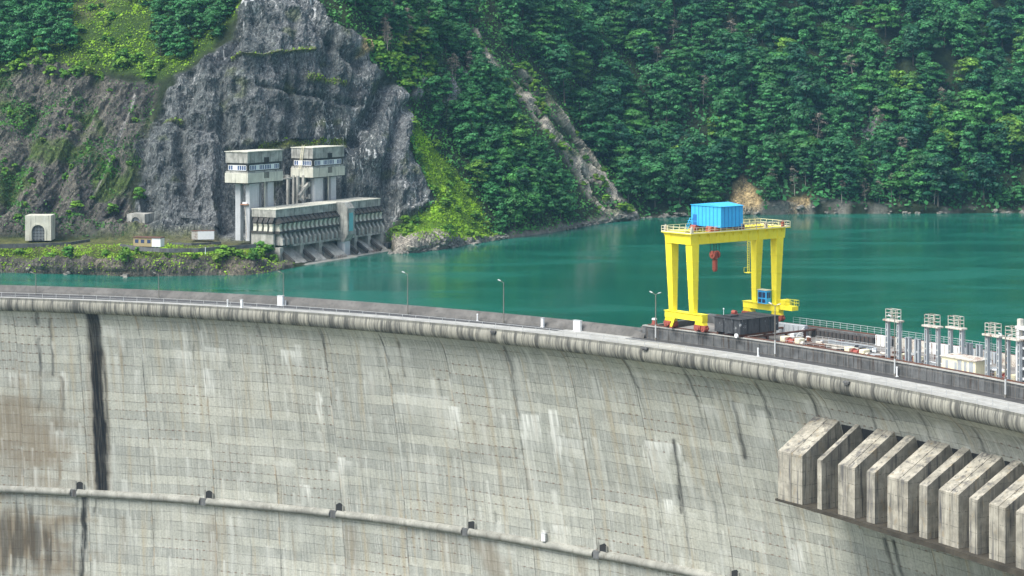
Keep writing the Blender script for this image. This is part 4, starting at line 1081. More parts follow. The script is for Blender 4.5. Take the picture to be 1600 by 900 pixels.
# cream hut
th, p = on_deck(1508, 11.2)
ht = thing('hut', 'cream steel hut with rusty flat roof and flaking grey patches among the gate frames', 'hut', p, -rad(th))
hw = 3.7
MB().box(-hw, hw, -1.5, 1.5, 0, 3.5).build('wall', M['cream'], ht)
MB().hexa([(-hw-.2, -1.75, 3.502), (hw+.2, -1.75, 3.502), (hw+.2, 1.75, 3.502), (-hw-.2, 1.75, 3.502)], [(-hw-.2, -1.75, 3.62), (hw+.2, -1.75, 3.62), (hw+.2, 1.75, 3.75), (-hw-.2, 1.75, 3.75)]).build('roof', M['rustwhite'], ht)
for a, b, z0, z1 in ((-2.9, -2.2, .6, 3.0), (-.2, .7, .5, 3.3), (1.2, 1.8, .3, 3.2), (2.3, 3.2, 1.2, 3.3)): MB().box(a, b, -1.52, -1.501, z0, z1).build('bare_patch', M['greyblue'], ht)
MB().box(-.9, -.35, -1.53, -1.501, .1, 2.9).build('door', M['greyblue'], ht)
# tall white steel lattice at the right edge
th, p = on_deck(1613, 12.0)
wl = thing('gate_hoist', 'big white ribbed steel hoist tower at the right edge of the deck', 'hoist', p, -rad(th))
for x in (-2.6, -.2, 2.6): MB().box(x-.35, x+.35, -.6, .6, 0, 9.4, .03).build('column', M['white'], wl)
for k, z in enumerate((1.6, 3.2, 4.8, 6.4, 8.0)): MB().box(-2.24, 2.24, -.5, .5, z, z+.35).build('rib', M['white'], wl)
MB().box(-3.0, 3.0, -.7, .7, 9.402, 9.9).build('top_beam', M['white'], wl); MB().box(-2.9, -2.2, -.4, .4, 9.901, 11.0, .05).box(-.6, .2, -.4, .4, 9.901, 10.7, .05).build('cap_block', M['rustwhite'], wl)
MB().box(-2.24, 2.24, .2, .3, .3, 9.2).build('backing_plate', M['greyblue'], wl)
# winches
def winch(px, r, label):
    th, p = on_deck(px, r); t = thing('winch', label, 'winch', p, -rad(th), 'deck winches')
    for x in (-2.0, 1.4):
        MB().box(x-.55, x+.55, -.8, .8, .25, 1.65, .08).box(x-.6, x+.6, -.85, .85, 0, .249).build('housing', M['cream'], t)
    MB().tube((-1.4, 0, .8), (.8, 0, .8), .55, n=16).tube((-1.0, 0, .8), (-.9, 0, .8), .8, n=18).tube((.3, 0, .8), (.4, 0, .8), .8, n=18).build('drum', M['red'], t)
    MB().box(-2.6, 2.4, -1.0, 1.0, -.0, .12).build('base', M['rust'], t)
    MB().tube((2.0, -.2, .8), (2.6, -.2, .8), .4, n=12).build('motor', M['rustwhite'], t)
winch(1240, 15.5, 'cream and red winch on the deck nearest the black tank')
winch(1341, 14.0, 'cream and red winch on the deck just left of the leftmost gate frame')
winch(1425, 15.5, 'cream and red winch behind the short paired columns of the left gate frames')
winch(1577, 14.5, 'cream and red winch behind the rightmost gate frames')
# steel boxes and stored panels
th, p = on_deck(1238, 26.2)
bx = thing('steel_girder', 'pale grey-blue steel box girder lying on the deck beside the black tank', 'girder', p, -rad(th))
MB().box(-4.2, 3.2, -.6, .6, 0, 2.2, .04).build('web', M['greyblue'], bx)
for x in np.arange(-3.6, 3, 1.1): MB().box(x-.04, x+.04, -.72, -.601, .05, 2.1).build('rib', M['greyblue'], bx)
o = MB()
for k in range(5): o.bar((2.0+k*.3, -.9, .1+k*.42), (3.6, -.9, .5+k*.36), .09)
o.bar((1.6, -.9, 0), (3.6, -.9, 2.1), .12); o.build('bracing', M['white'], bx)
for i, (a, b, mat, lab) in enumerate(((1268, 1366, 'rustdark', 'dark rusty stored gate panel along the lake side of the deck'), (1369, 1392, 'white', 'white steel panel standing behind the leftmost gate frame'), (1398, 1446, 'rustwhite', 'stained white panel between the two left gate frames along the back rail'),
                           (1449, 1500, 'white', 'white steel panel behind the second and third gate frames'), (1503, 1556, 'greyblue', 'grey stored panel behind the cream hut along the back rail'), (1559, 1600, 'rustwhite', 'stained white panel at the right end along the back rail'))):
    ta, tb = theta_of(a, 28.2), theta_of(b, 28.2); tm = (ta+tb)/2; L = (R+28.2)*rad(tb-ta)
    t = thing('stored_panel', lab, 'steel panel', polar(tm, 28.2, ZD), -rad(tm), 'steel panels stored along the back rail')
    hh = 1.3 if i == 0 else 1.9
    MB().box(-L/2, L/2, -.2, .2, 0, hh).build('sheet', M[mat], t)
    for x in np.arange(-L/2+.3, L/2-.1, .95): MB().box(x-.06, x+.06, -.32, -.201, .02, hh-.02).build('rib', M['blacksteel' if i == 0 else 'rustwhite'], t)
lab = ['rusty beam lying on the deck behind the nearest winch', 'long pale beam on the deck left of the leftmost gate frame', 'grey steel beam lying near the lake side of the deck', 'rusty beam beneath the leftmost gate frame', 'white beam on the deck between gate frames', 'rusty crossbeam on the deck right of the cream hut']
for k, (px, r, L, ang, mat) in enumerate(((1265, 18, 7, .1, 'rust'), (1310, 19.5, 9, .05, 'rustwhite'), (1330, 23.5, 11, -.03, 'greyblue'), (1390, 17, 5, .6, 'rust'), (1470, 18, 6, .05, 'white'), (1565, 17.5, 6, .4, 'rust'))):
    th, p = on_deck(px, r); t = MB().box(-L/2, L/2, -.22, .22, 0, .12).box(-L/2, L/2, -.05, .05, .12, .5).box(-L/2, L/2, -.22, .22, .5, .62).build('steel_beam', M[mat])
    t.location = p; t.rotation_euler = (0, 0, -rad(th)+ang); tag(t, lab[k], 'beam')
# dark gate slots in the deck
for k, px in enumerate((1290, 1350, 1410, 1475, 1535, 1590)):
    th = theta_of(px, 20); o = MB().box(-1.9, 1.9, -1.2, 1.2, 0, .01).box(-2.05, 2.05, -1.35, -1.2, 0, .12).box(-2.05, 2.05, 1.2, 1.35, 0, .12).build('gate_slot', M['void'], dam)
    o.location = Vector(polar(th, 20.5, 1.154-.33))-dam.location; o.rotation_euler = (0, 0, -rad(th))

for k in range(48):
    px = rng.uniform(1222, 1595); r = rng.uniform(13, 26); th, p = on_deck(px, r); L = rng.uniform(.5, 1.6); mb = MB()
    if k % 3 == 0: mb.box(-L, L, -.12, .12, 0, .2).box(-L, L, -.12, -.08, .2, .45)
    elif k % 3 == 1: mb.box(-L*.5, L*.5, -.4, .4, 0, .12).box(-L*.4, L*.4, -.3, .3, .12, .7, .05)
    else: mb.tube((-L, 0, .18), (L, 0, .18), .18, n=10).tube((-L*.8, .36, .18), (L*.8, .36, .18), .18, n=10)
    o = mb.build('scrap_steel', M[['rust', 'rustwhite', 'greyblue', 'blacksteel', 'white'][k % 5]]); o.location = p; o.rotation_euler = (0, 0, rng.uniform(0, 3))
    tag(o, 'small piece of scrap steel lying loose on the deck between winches and panels', 'scrap', 'loose scrap pieces on the deck')

# ------------------------------------------------------------------ lamps and roadside cabinets
def lamp(px, r, label, h, heads, z=0):
    th = theta_of(px, r); t = thing('street_lamp', label, 'street lamp', polar(th, r, z), -rad(th), 'street lamps along the dam crest road')
    MB().tube((0, 0, 0), (0, 0, h), .13, .075, n=10).tube((0, 0, 0), (0, 0, .5), .18, n=10).build('pole', M['lamp_pole'], t)
    if len(heads) > 1: MB().tube((0, 0, .45), (0, 0, 2.9), .15, .135, n=10).build('sleeve', M['galv'], t)
    for s in heads:
        a = MB().tube((0, 0, h-.1), (s*.75, -.1, h+.28), .045, n=6).build('arm', M['lamp_pole'], t)
        MB().hexa([(s*.65, -.24, h+.20), (s*1.35, -.24, h+.40), (s*1.35, .04, h+.40), (s*.65, .04, h+.20)], [(s*.70, -.2, h+.36), (s*1.3, -.2, h+.54), (s*1.3, 0, h+.54), (s*.70, 0, h+.36)]).build('lantern', M['galv' if h > 7 else 'lamp_pole'], t)
    return t
lamp(56, 7.4, 'faint thin street lamp nearest the left edge of the photo, before the green water', 4.6, (-1,))
lamp(248, 7.4, 'thin street lamp on the crest road, second from the left', 5.4, (-1,))
lamp(443, 7.4, 'dark street lamp right beside a white cabinet on the crest road', 6.9, (-1,))
lamp(637, 7.4, 'single-armed street lamp standing alone against the water, left of the middle', 8.4, (-1,))
lamp(787, 7.4, 'single-armed street lamp between the two slim white bollards in the middle of the crest', 8.2, (-1,))
lamp(1024.5, 7.7, 'double-headed street lamp just left of the yellow crane', 8.6, (-1, 1))
lamp(1211, 7.9, 'double-headed street lamp in front of the right corner of the black tank', 9.0, (-1, 1))
lamp(1398, 7.9, 'double-headed street lamp before the leftmost gate frame', 9.6, (-1, 1))
lamp(1571, 7.9, 'double-headed street lamp before the rightmost gate frame', 9.4, (-1, 1))
def cabinet(px, r, label, w, h, d, two=True):
    th = theta_of(px, r); t = thing('cabinet', label, 'cabinet', polar(th, r, .02), -rad(th), 'white cabinets on the crest road')
    MB().box(-w/2, w/2, -d/2, d/2, .1, h, .03).box(-w/2-.05, w/2+.05, -d/2-.05, d/2+.05, 0, .099).build('body', M['white'], t)
    MB().box(-w/2-.08, w/2+.08, -d/2-.08, d/2+.08, h+.001, h+.08).build('lid', M['galv'], t)
    if two:
        for s in (-1, 1): MB().box(min(s*.04, s*(w/2-.06)), max(s*.04, s*(w/2-.06)), -d/2-.03, -d/2-.002, .2, h-.1).build('door', M['white'], t)
cabinet(438.5, 7.0, 'white two-door cabinet beside the dark street lamp at the left', 1.35, 2.1, .6)
cabinet(902.5, 7.6, 'white two-door cabinet by the lake parapet left of the crane', 1.75, 2.0, .6)
cabinet(848, 7.5, 'narrow white cabinet by the parapet between street lamp and two-door cabinet', .6, 1.75, .5, False)
cabinet(377.5, .6, 'narrow white box on the outer railing at the left part of the crest', .5, 1.7, .4, False)
cabinet(446, 7.6, 'small white box on the right side of the dark lamp', .3, 1.1, .3, False)
def bollard(px, r, label, h):
    th = theta_of(px, r); o = MB().tube((0, 0, 0), (0, 0, h), .14, n=10).tube((0, 0, h-.25), (0, 0, h+.03), .17, n=10).box(-.22, .22, -.22, .22, 0, .08).build('marker_post', M['white'])
    o.location = polar(th, r, .02); tag(o, label, 'post', 'white marker posts on the crest')
bollard(355.5, .7, 'slim white marker post left of the narrow white box on the railing', 1.5); bollard(746, 7.2, 'slim white marker post left of the middle street lamp', 1.4)
bollard(1184.5, 6.0, 'white marker post on the footpath below the black tank', 1.45); bollard(1401.5, 8.0, 'white marker post at the foot of the lamp before the leftmost gate frame', 1.6)
# little bracket boxes hung on the cornice
for px, lab in ((770, 'small dark bracket box on the cornice near the middle lamp'), (1322, 'dark bracket box on the cornice below the left gate frames'), (1007, 'small dark bracket on the cornice below the lamp left of the crane')):
    th = theta_of(px, -.4); o = MB().box(-.65, .65, -.55, -.02, 0, .35, .03).box(-.5, .5, -.45, -.02, -.25, -.001).build('drain_box', M['deckwall'])
    o.location = polar(th, 0, -.75 if px != 1007 else -.4); o.rotation_euler = (0, 0, -rad(th)); tag(o, lab, 'bracket box')

# ------------------------------------------------------------------ water intake across the lake
IA = math.atan2(.878, .479)
IP = (-75.8, 612.0)
it = thing('intake_building', 'long concrete water intake block with ribbed facade standing in the lake below the cliff', 'intake building', (*IP, ZW), IA)
def ib(mb, name, mat, par=None): return mb.build(name, M[mat], par or it, off=(0, 0, -ZW))
LEN = 62.0
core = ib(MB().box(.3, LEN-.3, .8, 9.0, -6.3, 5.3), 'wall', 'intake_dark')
for a, b in ((0, 34.4), (38.8, LEN)): ib(MB().box(a, b, -.15, 9.3, 3.35, 5.7), 'parapet', 'intake')
ib(MB().box(-.1, LEN+.1, -.35, 9.5, 5.71, 5.95), 'roof_cap', 'intake_pale')
bay = 2.55
xs_ = [x for x in np.arange(.55, 33.8, bay)]+[x for x in np.arange(39.6, 61.5, bay)]
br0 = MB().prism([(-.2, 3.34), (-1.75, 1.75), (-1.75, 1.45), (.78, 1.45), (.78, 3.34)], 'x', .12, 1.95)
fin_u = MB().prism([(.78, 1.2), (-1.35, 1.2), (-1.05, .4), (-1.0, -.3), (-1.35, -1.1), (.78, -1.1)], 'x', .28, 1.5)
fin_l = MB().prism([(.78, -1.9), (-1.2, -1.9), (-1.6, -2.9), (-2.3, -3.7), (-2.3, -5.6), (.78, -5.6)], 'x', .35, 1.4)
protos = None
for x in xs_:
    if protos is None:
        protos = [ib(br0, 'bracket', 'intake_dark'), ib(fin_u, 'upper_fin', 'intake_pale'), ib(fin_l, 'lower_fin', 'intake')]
        for o in protos: o.location.x = x
    else:
        for o in protos: c = o.copy(); col.objects.link(c); c.location.x = x
for a, b in ((0, 34.4), (38.8, LEN)):
    ib(MB().box(a, b, -1.7, .79, -1.85, -1.15), 'ledge', 'intake_dark'); ib(MB().box(a, b, -1.5, .79, 1.22, 1.44), 'string_course', 'intake_dark'); ib(MB().box(a+(.0 if a else 7), b, -2.1, .79, -6.25, -5.62), 'bottom_beam', 'intake')
# end face towards the dam carries the same bands
for k, y in enumerate(np.arange(.5, 8.6, 2.1)):
    ib(MB().prism([(.28, 3.34), (-.9, 1.75), (-.9, 1.45), (.28, 1.45)], 'y', y, y+1.6), 'end_bracket', 'intake_dark')
    ib(MB().prism([(.28, 1.2), (-.8, 1.2), (-.55, .3), (-.8, -1.1), (.28, -1.1)], 'y', y+.1, y+1.4), 'end_fin', 'intake_pale')
ib(MB().box(-.9, .29, .3, 9.0, -1.85, -1.15), 'end_ledge', 'intake_dark'); ib(MB().box(-.6, .29, .3, 9.0, -6.2, -1.86), 'end_wall', 'intake')
# central gate pier
pm = MB().prism([(-3.3, 6.2), (-4.8, 4.2), (-4.8, -4.6), (-3.2, -7.0), (-.2, -7.0), (-.2, 6.2)], 'x', 34.5, 38.7)
pier = ib(pm, 'gate_pier', 'intake'); ib(MB().box(35.4, 37.8, -4.88, -4.802, -3.4, 2.7), 'gate_panel', 'teal', pier)
ib(MB().box(34.9, 38.3, -3.4, -.3, -12.8, -7.01, .1), 'pier_column', 'intake_leg')
# open bays below: columns, sloping slabs, inclined dark beams
for x in (.8, 12.2, 23.0, 44.0, 52.5, 60.6): ib(MB().box(x-.9, x+.9, -1.9, 1.5, -12.8, -6.26), 'column', 'intake')
ib(MB().box(0, LEN, 1.6, 8.5, -12.8, -6.31), 'back_wall', 'intake')
for a, b in ((2.0, 11.0), (13.4, 21.8), (24.2, 34.4), (39.0, 42.8), (45.2, 51.3), (53.7, 59.6)):
    ib(MB().hexa([(a, 1.58, -12.9), (b, 1.58, -12.9), (b, -5.2, -12.9), (a, -5.2, -12.9)], [(a, 1.58, -7.0), (b, 1.58, -7.0), (b, -4.9, -11.5), (a, -4.9, -11.5)]), 'sloping_slab', 'intake')
    ib(MB().bar((a-.2, 1.0, -6.5), (a-.2, -6.0, -11.0), 1.0, 1.1), 'inclined_beam', 'intake_dark')
ib(MB().box(-1.5, 36, -8.2, 1.0, -13.5, -11.75, .2).box(36.01, 64, -7.2, 1.0, -13.5, -11.6, .2), 'base_slab', 'ledge')
for x in (26.0, 47.0):
    g = MB()
    for y in (-6.9, -5.4):
        for z in (-10.9, -11.3): g.bar((x, y, z), (x+4.5, y, z), .07)
        for k in range(5): g.bar((x+k*1.1, y, -11.8), (x+k*1.1, y, -10.9), .07)
    ib(g, 'rack_railing', 'rust')
ib(MB().box(62.1, 74, -3.2, -1.8, -13, -9.6).box(62.1, 74, -1.79, 2.5, -13, -10.2), 'quay_wall', 'deckwall')
ib(MB().box(5, 10, 3.5, 4.6, 5.96, 6.1), 'roof_kerb', 'intake_pale')

def tower(C, label):
    t = thing('gate_tower', label, 'tower', (C[0], C[1], -4.6), IA, 'concrete gate towers above the intake')
    def tb(mb, name, mat, par=None): return mb.build(name, M[mat], par or t, off=(0, 0, 4.6))
    LX, LY = 19.4, 9.2
    tb(MB().box(0, LX, 0, LY, 14.2, 17.3, .05), 'lower_band', 'intake_pale')
    wb = tb(MB().box(.5, LX-.5, .5, LY-.5, 17.31, 20.6), 'window_band', 'intake_dark')
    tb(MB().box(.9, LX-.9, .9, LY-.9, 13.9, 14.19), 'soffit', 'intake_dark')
    tb(MB().box(.15, LX-.15, .15, LY-.15, 20.61, 24.1, .05), 'parapet', 'intake'); tb(MB().box(-.1, LX+.1, -.1, LY+.1, 24.11, 24.35), 'roof_cap', 'intake_pale')
    tb(MB().box(.2, LX-.2, .2, LY-.2, 17.302, 17.9), 'sill', 'intake')
    # window strips: white frames and mullions over dark glass
    def strip_w(face, a, b):
        f = MB(); g = MB()
        def bx(m, u0, u1, z0, z1, o0, o1):
            if face == 'y': m.box(u0, u1, .5-o1, .5-o0, z0, z1)
            else: m.box(.5-o1, .5-o0, u0, u1, z0, z1)
        bx(f, a, b, 18.2, 18.36, .004, .16); bx(f, a, b, 19.75, 19.9, .004, .16)
        n = int((b-a)/.85); mid = n//2
        for k in range(n+1):
            u = a+(b-a)*k/n; bx(f, u-.09, u+.09, 18.361, 19.749, .004, .15)
        um = a+(b-a)*mid/n; bx(f, um+.1, um+(b-a)/n*1.9, 18.361, 19.749, .004, .13)
        fo = tb(f, 'window', 'white'); bx(g, a+.1, b-.1, 18.37, 19.74, .002, .03); tb(g, 'pane', 'winglass', fo)
    strip_w('y', 1.6, 9.4); strip_w('y', 9.7, 17.6); strip_w('x', 1.0, 8.0)
    for z0, z1 in ((20.3, 22.2), (15.4, 17.4)):
        v = MB()
        for k in range(4): v.box(9.0+k*.7, 9.3+k*.7, -.12, -.002 if z0 < 18 else .14, z0, z1)
        tb(v, 'vent', 'intake_dark')
    for (x0, x1, y0, y1) in ((2.6, 7.8, 1.2, 2.9), (12.6, 15.9, 1.2, 2.5), (2.6, 4.4, 4.9, 7.0), (13.5, 16.0, 6.2, 8.0)):
        tb(MB().box(x0, x1, y0, y1, -4.6, 13.89, .12), 'leg', 'intake_leg')
    tb(MB().tube((10.4, .9, -4), (10.4, .9, 15), .22, n=8), 'downpipe', 'intake_pale')
    return t, tb
winglass = m_plain('blue_window_glass', (.06, .10, .22), .15); M['winglass'] = winglass
t1, tb1 = tower((-84.9, 614.2), 'left concrete gate tower on tall pale legs, nearer the dam')
t2, tb2 = tower((-67.3, 646.3), 'right concrete gate tower behind the ribbed intake block, with stairs at its left')
# platform hung between the legs of the left tower
pf = thing('hanging_platform', 'small rusty platform hung between the legs of the left gate tower', 'platform', (-86.2, 618.0, 7.0), IA)
MB().box(-.9, .9, -1.5, 1.5, 0, .3).build('deck_plate', m_paint('orange_rust', (.30, .13, .06)), pf); MB().box(-.5, .5, -.9, .9, .31, .9, .1).build('load', M['white'], pf)
mb = MB(); mb.bar((-1.5, -1.6, -11.0), (-.2, 0, -.02), .18); mb.build('prop', M['rustwhite'], pf)
# stair tower left of the right gate tower
C2 = Vector((-67.3, 646.3, 0)); e1 = Vector((.479, .878, 0)); nb = Vector((-.878, .479, 0))
stt = thing('stair_tower', 'grey concrete stair with zigzag flights between the two gate towers', 'stairs', C2+e1*1+nb*4+Vector((0, 0, -4.6)), IA)
for x, y in ((-4.2, 0), (-.8, 0), (-4.2, 4), (-.8, 4)): MB().box(x-.45, x+.45, y-.4, y+.4, 0, 19.5).build('column', M['intake'], stt)
for z0, s in ((3.2, 1), (7.6, -1), (11.8, 1)):
    a, b = (-5.2, 0.2) if s > 0 else (0.2, -5.2)
    MB().hexa([(a, -1.5, z0), (b, -1.5, z0+4), (b, -.5, z0+4), (a, -.5, z0)], [(a, -1.5, z0+1.3), (b, -1.5, z0+5.3), (b, -.5, z0+5.3), (a, -.5, z0+1.3)]).build('flight', M['intake'], stt)
    MB().box(-.4, 4.4, -1.6, 2.5, z0+3.9, z0+4.3).box(-.4, 4.4, -1.65, -1.45, z0+4.301, z0+5.4).build('landing', M['intake'], stt)
ld = thing('roof_ladder', 'thin pale ladder on the front of the right gate tower', 'ladder', C2+Vector((0, 0, 17)), IA)
mb = MB()
for y in (4.6, 5.4): mb.bar((-.6, y, 0), (-.3, y-1.2, 8.3), .12)
for k in range(14): mb.bar((-.6+.3*k/14, 4.6-1.2*k/14, .3+k*.56), (-.6+.3*k/14, 5.4-1.2*k/14, .3+k*.56), .07)
mb.build('rungs', M['cream'], ld)
gw = thing('footbridge', 'narrow concrete footbridge between the two gate towers', 'footbridge', C2+nb*5-e1*9+Vector((0, 0, 14)), IA)
MB().box(-9, 3, -1, 1, 0, .4).build('deck_slab', M['intake'], gw)
mb = MB()
for y in (-.95, .95):
    for z in (.9, 1.4): mb.bar((-9, y, z), (3, y, z), .08)
    for x in np.arange(-9, 3.1, 1.5): mb.bar((x, y, .4), (x, y, 1.4), .08)
mb.build('handrail', M['rustwhite'], gw)
rw = MB().box(-16, 20, -.3, .3, 0, 1.4).build('retaining_wall', M['intake']); rw.location = C2+nb*11+e1*-2+Vector((0, 0, -2.5)); rw.rotation_euler = (0, 0, IA); tag(rw, 'low concrete wall between the gate towers at the foot of the cliff', 'wall')

# ------------------------------------------------------------------ left bank: portals, trailer, container, low walls
def portal(px, row, D, w, h, label, rz, aw, ah, mat):
    x = (px-800)/F*D; z = HC-(row-YH)/F*D
    t = thing('tunnel_portal', label, 'portal', (x, D, z), rz, 'tunnel portals in the rock')
    n = 16
    arch = [(-aw, 0), (aw, 0)]+[(aw*math.cos(a), ah-aw+aw*math.sin(a)) for a in np.linspace(0, math.pi, n)]
    # facade with an arched opening built as a ring of quads
    out = [(-w/2, 0), (w/2, 0)]+[(w/2*max(-1, min(1, 1.35*math.cos(a))), (h if abs(math.sin(a)) > .55 else ah-aw+(h-ah+aw)*math.sin(a)/.55)) for a in np.linspace(0, math.pi, n)]
    mb = MB(); m = len(arch)
    for y0, y1 in ((0, 7),):
        v = [(p[0], y0, p[1]) for p in out]+[(p[0], y0, p[1]) for p in arch]+[(p[0], y1, p[1]) for p in out]+[(p[0], y1, p[1]) for p in arch]
        fs = []
        for i in range(1, m):
            j_ = (i+1) % m
            fs += [(i, j_, m+j_, m+i), (2*m+i, 3*m+i, 3*m+j_, 2*m+j_), (i, 2*m+i, 2*m+j_, j_), (m+i, m+j_, 3*m+j_, 3*m+i)]
        mb.add(v, fs)
    mb.build('facade', M[mat], t)
    rim = MB()
    for a0, a1 in zip(np.linspace(0, math.pi, n)[:-1], np.linspace(0, math.pi, n)[1:]):
        q = lambda a, r: Vector((r*math.cos(a), -.16, ah-aw+r*math.sin(a)))
        A, B, C_, D_ = q(a0, aw+.02), q(a1, aw+.02), q(a1, aw+.55), q(a0, aw+.55); o = Vector((0, .155, 0)); rim.hexa([A, B, C_, D_], [A+o, B+o, C_+o, D_+o])
    for s in (-1, 1): rim.box(min(s*(aw+.02), s*(aw+.55)), max(s*(aw+.02), s*(aw+.55)), -.16, -.005, 0, ah-aw)
    rim.build('arch_rim', M[mat], t)
    MB().prism([(p[0]*.98, p[1]*.99) for p in arch], 'y', 1.2, 1.4).build('dark_opening', M['void'], t)
    g = MB()
    for k in range(-4, 5):
        xx = k*aw/4.6; zz = ah-aw+math.sqrt(max(0, aw*aw-xx*xx)); g.box(xx-.06, xx+.06, .35, .45, 0, zz)
    for z in np.arange(.8, ah-.3, .95):
        ww = aw if z < ah-aw else math.sqrt(max(0.01, aw*aw-(z-ah+aw)**2)); g.box(-ww, ww, .46, .54, z-.06, z+.06)
    g.build('gate_grille', M['greyblue'], t)
    return t
portal(59.5, 376, 610, 8.2, 8.0, 'pale concrete tunnel portal with arched grille door at the far left', .05, 2.05, 5.0, 'intake_pale')
portal(212, 355, 627, 6.4, 4.3, 'small grey tunnel portal in the cliff foot, half hidden by rock', -.25, 1.45, 3.3, 'intake')

x, y, z = at(233, 386.5, -4.55)
tr_ = thing('site_trailer', 'yellowish site trailer with white end and rusty roof on the left bank', 'trailer', (x, y, z), -.30)
MB().box(-4.7, 2.6, -1.3, 1.3, .35, 2.9).build('body', M['cream'], tr_) if False else None
tb_ = MB().box(-4.8, 1.6, -1.3, 1.3, .35, 3.0).build('body', m_paint('ochre_paint', (.36, .29, .15), (.1, .07, .04), .5, .6), tr_)
MB().box(1.605, 4.6, -1.32, 1.32, .35, 3.0).build('white_end', M['white'], tr_)
MB().box(-5.0, 4.75, -1.5, 1.5, 3.01, 3.3, .08).build('roof', M['rust'], tr_)
for a in (-4.2, -2.2, .0): MB().box(a, a+1.2, -1.34, -1.302, 1.4, 2.5).build('window', M['glass'], tb_)
MB().box(-4.6, 4.4, -.9, .9, 0, .34).build('chassis', M['void'], tr_)
x, y, z = at(317, 374.5, -4.1)
ct = thing('shipping_container', 'white container with rusty red left end at the foot of the dark cliff', 'container', (x, y, z), .16)
MB().box(-1.6, 3.6, -1.25, 1.25, .15, 2.85).build('body', M['white'], ct); MB().box(-3.6, -1.605, -1.25, 1.25, .15, 2.75).build('rusty_end', M['rustwhite'], ct); MB().box(-3.7, 3.7, -1.3, 1.3, 2.86, 2.96).build('roof', M['rust'], ct)
rb = MB()
for q in np.arange(-1.4, 3.5, .5): rb.box(q-.05, q+.05, -1.31, -1.252, .2, 2.8)
rb.build('corrugation', M['white'], ct); MB().box(-3.5, 3.5, -1, 1, 0, .149).build('skid', M['void'], ct)
def bank_wall(pts, label, h=1.3, zz=-4.75):
    P = [Vector(at(px, row, zz)) for px, row in pts]
    mb = MB()
    for a, b in zip(P[:-1], P[1:]): mb.bar(a+Vector((0, 0, h/2-.2)), b+Vector((0, 0, h/2-.2)), .4, h)
    o = mb.build('retaining_wall', M['deckwall']); tag(o, label, 'wall')
bank_wall([(-60, 388), (0, 387), (60, 385.5), (110, 383.5), (140, 379)], 'low dark concrete wall below the left tunnel portal')
bank_wall([(188, 386), (225, 391.5), (265, 393.5), (310, 393), (345, 390), (400, 386)], 'low dark concrete wall before the site trailer along the bank', 1.2)
bank_wall([(262, 381), (300, 382.5), (345, 380)], 'short dark kerb wall in front of the white container', .7, -4.4)
for px, row, lab in ((321, 397, 'short white stake on the bank left of the bushes'), (407, 371, 'thin pale stake beside the left end of the intake block')):
    o = MB().tube((0, 0, 0), (0, 0, 1.9), .12, n=6).box(-.18, .18, -.18, .18, 1.9, 2.0).build('marker_stake', M['white']); o.location = at(px, row, -5.2); tag(o, lab, 'stake')

# ------------------------------------------------------------------ vegetation
def leaf_quads(Pc, Nn, size, g):
    """one four-cornered leaf clump per point, facing Nn"""
    n = len(Pc)
    a = np.cross(Nn, g.normal(size=(n, 3))); a /= np.linalg.norm(a, axis=1, keepdims=True)+1e-9
    b = np.cross(Nn, a); s = (size*g.uniform(.6, 1.3, n))[:, None] if np.ndim(size) == 0 else size[:, None]
    asp = g.uniform(.55, 1.0, n)[:, None]
    V = np.stack([Pc-a*s-b*s*asp*.6, Pc+a*s*.35-b*s*asp, Pc+a*s+b*s*asp*.5, Pc-a*s*.4+b*s*asp], 1)
    return V.reshape(-1, 3)
def crown_arrays(seed, rx, h, zb, nclump, nleaf, ls, layered=.5, shape='round'):
    g = np.random.default_rng(seed); P = []; N = []; T = []
    for k in range(nclump):
        t = g.random()
        zc = zb+(h-zb)*(t**.85)
        f = (zc-zb)/(h-zb)
        if shape == 'cone': env = rx*(1-f)**.85+.15
        elif shape == 'bush': env = rx*math.sqrt(max(.02, 1-f*f))
        else: env = rx*(.60+.85*f-1.15*f**2.4) if f > .0 else rx*.5
        env *= g.uniform(.75, 1.12)
        rho = env*math.sqrt(g.uniform(.12, 1.0)); ph = g.uniform(0, 2*math.pi)
        c = np.array([rho*math.cos(ph), rho*math.sin(ph), zc])
        cr = rx*g.uniform(.24, .46)*(1 if shape != 'cone' else .6*(1-f)+.2); cz = cr*g.uniform(.40, .75)*(1.25-layered*.6)
        d = g.normal(size=(nleaf, 3)); d /= np.linalg.norm(d, axis=1, keepdims=True); d[:, 2] = np.where(d[:, 2] < -.25, -d[:, 2]*.6, d[:, 2])
        q = c+d*np.array([cr, cr, cz])*g.uniform(.55, 1.05, (nleaf, 1))
        q[:, 2] -= .25*cz*(np.hypot(d[:, 0], d[:, 1])**2)
        nn = d*np.array([.8, .8, 1.1])+np.array([0, 0, .25])+g.normal(size=(nleaf, 3))*.17; nn /= np.linalg.norm(nn, axis=1, keepdims=True)
        P.append(q); N.append(nn)
        b = np.clip(g.normal(.47, .20), .08, .98)
        T.append(np.stack([np.clip(b+g.normal(0, .07, nleaf), 0, 1), np.full(nleaf, 1.0 if g.random() < .22 else 0.0)*g.uniform(.3, 1), 0*d[:, 0]], 1))
    P = np.concatenate(P); N = np.concatenate(N); T = np.concatenate(T)
    V = leaf_quads(P, N, ls, g)
    return V, np.repeat(T, 4, 0)
def quads_of(V): return np.arange(len(V)).reshape(-1, 4)
def crown_mesh(name, mat, *a, **k):
    V, T = crown_arrays(*a, **k)
    o = np_mesh(name, V, quads_of(V), mat, None, False, {'tint': T}); return o
